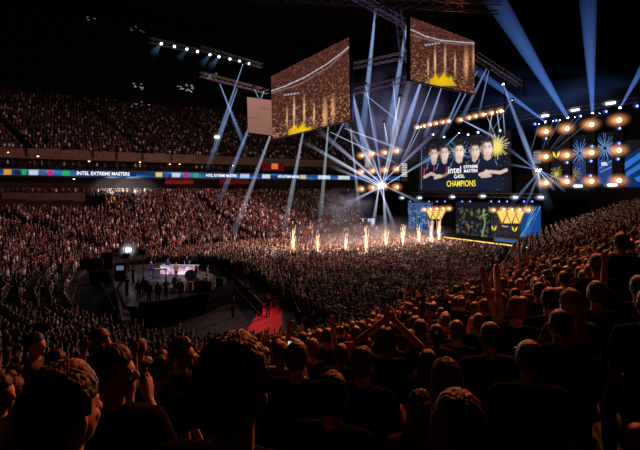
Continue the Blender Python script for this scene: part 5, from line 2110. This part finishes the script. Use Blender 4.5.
# things they hold
for k, p in enumerate([o for o in SC.objects if 'two white inflated sticks' in o.get('label', '')]):
    for j, (a, b) in enumerate((((-.14, .34, 1.38), (-.30, .48, 1.98)), ((-.11, .36, 1.38), (-.14, .52, 2.00)))):
        A, B_ = in_person(p, a), in_person(p, b)
        d = B_ - A
        t = bpy.data.objects.new('inflated_stick', None)
        t.location = A
        t.rotation_mode = 'QUATERNION'
        t.rotation_quaternion = d.to_track_quat('Z', 'Y')
        link(t)
        tag(t, 'white inflated stick held up by the fair-haired person, %s of the two' % ('left' if j == 0 else 'right'), 'cheering stick')
        L = d.length
        MB().loft([(0, 0, 0, .012, .03), (0, 0, .03, .036, .04), (0, 0, L * .5, .042, .044), (0, 0, L - .04, .036, .04), (0, 0, L, .012, .03)], 14).build('tube', mat('stick_white', (.75, .66, .62), .35), t, True)
        MB().loft([(0, 0, L * .42, .0425, .0445), (0, 0, L * .52, .0435, .0455)], 14, False).build('printed_band', mat('stick_print', (.5, .12, .08), .4), t, True)
for p in [o for o in SC.objects if 'lit phone' in o.get('label', '')]:
    A = in_person(p, (0, .40, 1.60))
    t = bpy.data.objects.new('phone', None)
    t.location = A
    t.rotation_euler = p.rotation_euler
    link(t)
    tag(t, 'lit phone held up sideways by the fair-haired person right of the biggest head', 'phone')
    MB().box((0, 0, 0), (.155, .009, .076), bevel=.004).build('case', M_BLACK, t)
    MB().box((0, -.0055, 0), (.145, .002, .068)).build('screen', emit('phone_screen', (.95, .85, .75), .8, False), t)


# ------------------------------------------------------------------ where everyone else stands
spots = []          # x, y, z, yaw, zone
rs = np.random.default_rng(5)
AISLES = [.108, .222, .325, .43, .585, .70, .86]
arcF = np.concatenate([[0], np.cumsum(np.linalg.norm(np.diff(FRONT, axis=0), axis=1))])
for k in range(NR):
    f = (k + .5) / NR
    xy = FRONT * (1 - f) + BACK * f
    z = row_z(k)
    L = np.concatenate([[0], np.cumsum(np.linalg.norm(np.diff(xy, axis=0), axis=1))])
    n = int(L[-1] / .60)
    pos = (np.arange(n) + rs.uniform(-.22, .22, n)) * .60
    px_, py_ = np.interp(pos, L, xy[:, 0]), np.interp(pos, L, xy[:, 1])
    pz_ = np.interp(pos, L, z)
    sf = np.interp(pos, L, np.linspace(0, 1, NS))
    for i in range(n):
        if rs.random() < (.06 if py_[i] < 30 else (.14 if px_[i] > 0 and py_[i] < 60 else .36)):
            continue
        if any(abs(sf[i] - a) * L[-1] < .7 for a in AISLES) and py_[i] > 22:
            continue
        spots.append((px_[i], py_[i], pz_[i], sf[i], 0))


def inside(poly, x, y):
    c = False
    n = len(poly)
    for i in range(n):
        (xa, ya), (xb, yb) = poly[i], poly[(i + 1) % n]
        if (ya > y) != (yb > y) and x < (xb - xa) * (y - ya) / (yb - ya) + xa:
            c = not c
    return c


frontpoly = [tuple(p) for p in FRONT]
FLOORC = [(-4.5, 42.5), (-1.5, 36), (2, 31.5), (8, 34), (15, 43), (21.5, 54), (27.5, 66), (31, 72), (23.5, 83), (14, 98), (-3.5, 86.5), (-16.5, 76.5), (-25.5, 66), (-24, 60), (-14, 60), (-8, 52)]
yy = 30.0
while yy < 100:
    xx = -30.0
    while xx < 34:
        x, y = xx + rs.uniform(-.22, .22), yy + rs.uniform(-.2, .2)
        # keep clear of the stage itself
        e = (Vector((x, y, 0)) - S0).dot(N)
        if inside(FLOORC, x, y) and e > 4.6 and rs.random() > .05:
            spots.append((x, y, 0.0, .5, 1))
        xx += .62
    yy += .80
for k in range(UPR):
    off, z = upper_row(k)
    xy = RING + RNORM * (off + .55)
    L = np.concatenate([[0], np.cumsum(np.linalg.norm(np.diff(xy, axis=0), axis=1))])
    n = int(L[-1] / .66)
    pos = (np.arange(n) + rs.uniform(-.2, .2, n)) * .66
    px_, py_ = np.interp(pos, L, xy[:, 0]), np.interp(pos, L, xy[:, 1])
    for i in range(n):
        if rs.random() < .12 or (i % 34) < 2:
            continue
        spots.append((px_[i], py_[i], z, .3, 2))
# a few people in the suites and at the concourse rail
for off, z, den in ((1.6, 14.9, 1.0), (-.5, 9.2, .7), (.4, 9.2, .6), (1.3, 9.2, .6), (2.2, 9.2, 1.0)):
    xy = RING + RNORM * off
    L = np.concatenate([[0], np.cumsum(np.linalg.norm(np.diff(xy, axis=0), axis=1))])
    n = int(L[-1] / den)
    pos = (np.arange(n) + rs.uniform(-.35, .35, n)) * den
    for q in pos:
        if rs.random() < .6:
            spots.append((np.interp(q, L, xy[:, 0]), np.interp(q, L, xy[:, 1]), z, .3, 3))
sel = []
for x, y, z, s_, zone in spots:
    if y < .9:
        continue
    px, py = 320 + F * x / y, HY - F * (z + 1.6 - EYE) / y
    if not (-40 < px < 680 and -10 < py < 640):
        continue
    if any((x - hx) ** 2 + (y - hy) ** 2 < .45 ** 2 for hx, hy in hand_xy):
        continue
    if y < (2.6 if px > 570 else 3.4):
        continue
    # the nearest rows thin out where the photograph shows gaps
    if zone == 0 and -40 < px < 104 and y > 40 and py < 205:
        continue
    sel.append((x, y, z, zone, math.hypot(x, y), px, py))
sel.sort(key=lambda a: a[4])
print('SPOTS', len(sel))
N_IND = 250
combos = [(h, hc, sh, ps) for h in ('short', 'crop', 'tousled', 'long', 'bun', 'ponytail', 'cap') for hc in (CAPC if h == 'cap' else HAIRC) for sh in SHIRTC if sh != 'purple' for ps in range(4)]
rc_ = random.Random(99)
wt = {'black': 10, 'charcoal': 6, 'navy': 4, 'grey': 2, 'white': 1.6, 'maroon': 2, 'dark green': 2, 'brown': 2, 'red': .8, 'beige': 1, 'slate blue': 1.5}
hw = {'short': 5, 'crop': 3, 'tousled': 2, 'long': 2.2, 'bun': .6, 'ponytail': 1, 'cap': 1.2}
pw = [6, 1.2, .8, 1.0]
ps_name = [('down', 'down', 'arms down'), ('clap', 'clap', 'clapping'), ('raised', 'raised', 'arms overhead'), ('phone', 'phone', 'hands raised')]
keyed = sorted(combos, key=lambda c: rc_.random() ** (1.0 / (hw[c[0]] * wt[c[2]] * pw[c[3]] * (1.5 if c[1] in ('dark brown', 'black', 'brown') else .5))), reverse=True)
def hairword(h, hc):
    return {'short': 'short %s hair', 'crop': 'cropped %s hair', 'tousled': 'tousled %s hair', 'long': 'long %s hair', 'bun': '%s hair bun', 'ponytail': '%s ponytail', 'cap': 'a %s cap'}[h] % hc


for i, (x, y, z, zone, dist, px, py) in enumerate(sel[:N_IND]):
    q_ = 0
    while dist < 7.5 and keyed[q_][2] in ('white', 'beige', 'red', 'grey', 'slate blue'):
        q_ += 1
    h, hc, sh, ps = keyed.pop(q_)
    if dist < 7 and ps == 2:
        ps = 2
    fem = h in ('long', 'bun', 'ponytail')
    slv = rc_.choice(['short', 'short', 'long'])
    where = 'left near stand' if px < 200 else ('near stand below carpet' if px < 330 else ('middle near stand' if px < 450 else 'right near stand'))
    lab = 'person with %s, %s %s, %s, %s' % (hairword(h, hc), sh, 'long sleeves' if slv == 'long' else 'T-shirt', ps_name[ps][2], where)
    scl = rc_.uniform(.93, 1.06) * (.95 if fem else 1)
    yaw = face_to(x, y, *STG) + rc_.gauss(0, .22)
    make_person(lab, (x, y, z), yaw, scl, ps_name[ps][0], ps_name[ps][1], h, hc, sh, slv, (.012, .013, .02), rc_.randrange(5), fem, 1 if dist < 9 else 2, rc_.randrange(3), group='spectators standing in the near stand')

# people on the platform, the carpet and the black floor
PPL = [
    ('person in purple with fair hair standing left of the small dark table', 151, 277.5, PZ, 2.2, dict(hair='long', hairc='fair', shirt='purple', sleeves='long', female=True, right='front', left='front', trousers=(.25, .1, .35))),
    ('person in a blue-grey shirt standing between the dark table and the glowing desk', 168, 274.5, PZ, 2.8, dict(hair='short', hairc='brown', shirt='slate blue', sleeves='long', trousers=(.05, .06, .1))),
    ('person in navy with dark hair standing behind the right end of the glowing desk', 187, 271.0, PZ, 3.0, dict(hair='short', hairc='black', shirt='navy')),
    ('person in slate blue standing at the right part of the platform', 196, 283, PZ, 1.6, dict(hair='short', hairc='brown', shirt='slate blue', trousers=(.1, .12, .18))),
    ('person in a beige top by the low table with their back to the camera', 175, 293.5, PZ, .3, dict(hair='short', hairc='fair', shirt='beige', sleeves='long')),
    ('person in a white shirt at the far right of the platform', 207, 283, PZ, 1.2, dict(hair='short', hairc='dark brown', shirt='white')),
    ('person in black standing at the near left edge of the platform, leftmost of three', 139, 300, PZ, -.4, dict(hair='short', hairc='black', shirt='black', sleeves='long')),
    ('person in black at the near edge of the platform, second of three from the left', 149, 303, PZ, -.6, dict(hair='tousled', hairc='dark brown', shirt='charcoal', sleeves='long')),
    ('person in brown at the near edge of the platform, third of three from the left', 158, 303, PZ, -.3, dict(hair='long', hairc='dark brown', shirt='brown', sleeves='long', female=True)),
    ('person in black with bare arms walking on the red carpet', 268, 316, 0, 2.9, dict(hair='short', hairc='black', shirt='charcoal', trousers=(.35, .3, .28))),
    ('person in a red top at the edge of the floor crowd', 268.5, 284, 0, 2.6, dict(hair='short', hairc='dark brown', shirt='red', sleeves='long')),
    ('person in a white shirt standing left of the person in the red top', 247, 281, 0, 2.4, dict(hair='crop', hairc='brown', shirt='white')),
    ('person in black standing between the white shirt and the red top', 258, 284, 0, 2.8, dict(hair='short', hairc='black', shirt='black')),
    ('person in a pale beige top with hands at the front right of the red carpet', 288, 291, 0, .4, dict(hair='short', hairc='brown', shirt='beige', right='front', left='front')),
    ('person in a beige shirt before the front of the glowing desk', 176, 279, PZ, 2.4, dict(hair='short', hairc='brown', shirt='beige')),
    ('person in charcoal standing at the back of the platform by the work light', 133, 284, PZ, 1.0, dict(hair='short', hairc='black', shirt='charcoal')),
    ('person in black beside the thin camera mast on the platform', 144, 297, PZ, .4, dict(hair='cap', hairc='black', shirt='black', sleeves='long')),
    ('person with long fair hair at the near edge of the platform by the low table', 166, 299, PZ, .2, dict(hair='long', hairc='fair', shirt='black', female=True)),
    ('person in dark brown at the near edge of the platform right of the low table', 180, 299, PZ, -.2, dict(hair='short', hairc='reddish', shirt='brown', sleeves='long')),
    ('person in black at the very left of the platform beside the rack', 127, 296, PZ, .8, dict(hair='short', hairc='dark brown', shirt='black')),
    ('person in white trousers on the black floor left of the red carpet', 247, 303, 0, .4, dict(hair='short', hairc='brown', shirt='black', trousers=(.4, .38, .36))),
    ('person in navy on the black floor close to the right barrier', 279, 298, 0, 1.4, dict(hair='short', hairc='black', shirt='navy')),
    ('person in black by the barrier below the platform corner', 233, 318, 0, .8, dict(hair='short', hairc='black', shirt='black')),
]
for lab, px, py, z, yaw, opt in PPL:
    p = flat(px, py, z)
    make_person(lab, p, yaw + .5, 1.0, lod=2, skin=int(px) % 3, **opt)

# ------------------------------------------------------------------ everyone beyond the nearest three hundred: one mass
def low_person(pose, hairstyle):
    """coarse figure: triangles with a part number per vertex (0 skin, 1 hair, 2 shirt, 3 trousers)"""
    mb = MB()
    parts = []

    def mark(p):
        parts.extend([p] * (len(mb.v) - len(parts)))
    mb.ell((0, .005, 1.62), (.078, .098, .125), 8, 6)
    mb.tube((0, 0, 1.42), (0, 0, 1.55), .055, n=5, cap=False)
    mark(0)
    mb.ell((0, -.022, 1.655), (.088, .105, .112), 8, 6)
    if hairstyle:
        mb.loft([(0, -.06, 1.38, .08, .035), (0, -.04, 1.55, .095, .07), (0, -.03, 1.66, .09, .08)], 6)
    mark(1)
    mb.loft([(0, 0, .86, .175, .125), (0, 0, 1.10, .16, .115), (0, 0, 1.32, .195, .13), (0, -.01, 1.43, .17, .095), (0, -.01, 1.475, .07, .06)], 8)
    R, L = pose
    for ar, sd in ((arm_pose(R), 1), (arm_pose(L), -1)):
        s = V(sd * .19, 0, 1.40)
        e = V(sd * ar[0].x, ar[0].y, ar[0].z)
        w = V(sd * ar[1].x, ar[1].y, ar[1].z)
        mb.tube(s, s + (e - s) * .7, .065, .055, 5)
        mark(2)
        mb.tube(s + (e - s) * .6, e, .045, .042, 5)
        mb.tube(e, w, .042, .03, 5)
        d = V(ar[2].x * sd, ar[2].y, ar[2].z).normalized()
        mb.tube(w, w + d * .16, .036, .025, 5)
        mark(0)
    for sd in (-1, 1):
        mb.tube((sd * .085, 0, .90), (sd * .10, 0, .03), .09, .055, 5)
    mark(3)
    tris = []
    for f in mb.f:
        for i in range(1, len(f) - 1):
            tris.append((f[0], f[i], f[i + 1]))
    return np.array([tuple(v) for v in mb.v], np.float32), np.array(tris, np.int32), np.array(parts, np.int8)


LOW = [low_person(p, h) for p in (('down', 'down'), ('clap', 'clap'), ('raised', 'raised'), ('phone', 'down'), ('raised', 'down'), ('front', 'front')) for h in (0, 1)]
LOWW = np.array([8, 2.6, 1.6, .5, .8, .3, 1.0, .4, .9, .3, 1.5, .5])
LOWW /= LOWW.sum()
SHP = np.array([(.010, .010, .012)] * 12 + [(.03, .03, .035)] * 4 + [(.015, .02, .06)] * 2 + [(.12, .12, .13)] * 1 + [(.70, .68, .66)] * 4 + [(.38, .02, .02), (.30, .22, .15), (.06, .09, .2), (.10, .015, .02), (.35, .33, .3)], np.float32)
HRP = np.array([(.012, .009, .008)] * 4 + [(.03, .017, .011)] * 4 + [(.07, .036, .018)] * 2 + [(.22, .13, .06), (.3, .3, .3)], np.float32)
SKP = np.array(SKINS, np.float32)
allv, allf, allc = [], [], []
base = 0
rm = np.random.default_rng(77)
for x, y, z, zone, dist, px, py in sel[N_IND:]:
    k = rm.choice(len(LOW), p=LOWW) if zone < 2 else rm.choice([0, 0, 1, 2, 10])
    v, f, pt = LOW[k]
    s = rm.uniform(.92, 1.07)
    tx, ty = STG if (zone != 2) else (10, 70)
    a = face_to(x, y, tx, ty) + rm.normal(0, .3)
    ca, sa = math.cos(a) * s, math.sin(a) * s
    w = np.empty_like(v)
    w[:, 0] = v[:, 0] * ca - v[:, 1] * sa + x
    w[:, 1] = v[:, 0] * sa + v[:, 1] * ca + y
    w[:, 2] = v[:, 2] * s + z
    pal = np.stack([rm.uniform(.35, 1.15) * SKP[rm.integers(5)], HRP[rm.integers(len(HRP))], SHP[rm.integers(len(SHP))], np.array((.015, .016, .024), np.float32)])
    allv.append(w)
    allf.append(f + base)
    allc.append(pal[pt])
    base += len(v)
allv = np.concatenate(allv)
allf = np.concatenate(allf)
allc = np.concatenate(allc)
me = bpy.data.meshes.new('crowd')
me.vertices.add(len(allv))
me.vertices.foreach_set('co', allv.ravel())
me.loops.add(allf.size)
me.loops.foreach_set('vertex_index', allf.ravel())
me.polygons.add(len(allf))
me.polygons.foreach_set('loop_start', np.arange(0, allf.size, 3, dtype=np.int32))
me.update(calc_edges=True)
at2 = me.attributes.new('tint', 'FLOAT_COLOR', 'POINT')
at2.data.foreach_set('color', np.concatenate([allc, np.ones((len(allc), 1), np.float32)], 1).ravel())
me.polygons.foreach_set('use_smooth', np.ones(len(allf), bool))
mcr, nt, out = _new('crowd')
a_ = nt.nodes.new('ShaderNodeAttribute')
a_.attribute_name = 'tint'
b_ = nt.nodes.new('ShaderNodeBsdfPrincipled')
b_.inputs['Roughness'].default_value = .7
b_.inputs['Specular IOR Level'].default_value = .3
nt.links.new(a_.outputs['Color'], b_.inputs['Base Color'])
nt.links.new(b_.outputs[0], out.inputs[0])
me.materials.append(mcr)
crowd = bpy.data.objects.new('crowd', me)
link(crowd)
tag(crowd, 'vast cheering crowd filling the floor and every stand beyond the near rows', 'crowd', kind='stuff')
# ------------------------------------------------------------------ lamps that light the arena
def spot(name, loc, target, energy, color, size=1.0, angle=60, blend=.6):
    d = bpy.data.lights.new(name, 'SPOT')
    d.energy = energy
    d.color = color
    d.shadow_soft_size = size
    d.spot_size = math.radians(angle)
    d.spot_blend = blend
    o = bpy.data.objects.new(name, d)
    o.location = loc
    v = Vector(target) - Vector(loc)
    o.rotation_euler = v.to_track_quat('-Z', 'Y').to_euler()
    link(o)
    return o


# warm wash over the far stand, from the roof over the floor
spot('far_stand_wash', (16, 92, 21), (-24, 84, 5), 60000, (1.0, .44, .44), .5, 75, .8)
spot('far_stand_fill', (0, 66, 30), (-26, 84, 5), 7000, (1.0, .42, .38), 1, 95, .8)
spot('left_stand_wash', (6, 86, 24), (-46, 58, 5), 16000, (1.0, .26, .20), .5, 50, .8)
# bright wash over the floor crowd before the stage
spot('floor_wash', (26, 86, 22), (2, 66, 0), 60000, (1.0, .60, .56), 1, 75, .8)
spot('floor_near_wash', (14, 70, 24), (6, 46, 0), 26000, (1.0, .45, .38), 1, 60, .8)
# orange light of the stage striking the near stand from the front
spot('stage_rim', (12, 38, 27), (-4.5, 6.5, 8), 92000, (1.0, .19, .045), .8, 31, 1.0)
spot('stage_rim_right', (24, 76, 22), (22, 38, 6), 50000, (1.0, .32, .16), .8, 38, 1.0)
spot('mid_rim', (11, 38, 36), (5.5, 13, 6), 105000, (1.0, .26, .09), .8, 30, 1.0)
spot('upper_wash', (-4, 62, 22), (-42, 106, 16), 3000, (1.0, .45, .32), 2, 62, 1.0)
# white light on the platform
spot('platform_key', (-13, 36, 17), (-15.5, 48.5, 1.5), 10000, (.95, .9, 1.0), .6, 26, .6)
spot('carpet_key', (-2, 40, 16), (-5.5, 35, 0), 3200, (1.0, .8, .75), .5, 30, .7)
for _x, _y in ((-46.0, 96.0), (-42.5, 98.0)):
    spot('press_key', (_x + 3, _y - 5, 13.0), (_x, _y + 2.5, 10.0), 6500, (.9, .93, 1.0), .3, 60, .6)
spot('rig_violet', (4, 38, 16), (4, 54, 30), 5000, (.45, .3, 1.0), .5, 70, .8)

for _k, _x in enumerate((0, 2, 4, 6, 7)):
    _p = at(FT[_x][0], FT[_x][1] - 6, FT[_x][3])
    _d = bpy.data.lights.new('spark_light', 'POINT')
    _d.energy = 3400
    _d.color = (1.0, .62, .48)
    _d.shadow_soft_size = .5
    _o = bpy.data.objects.new('spark_light', _d)
    _o.location = (_p.x, _p.y, 4.6)
    link(_o)

for _o in SC.objects:
    if len(_o.get('label', '').split()) > 16:
        print('DBG', len(_o['label'].split()), _o['label'])
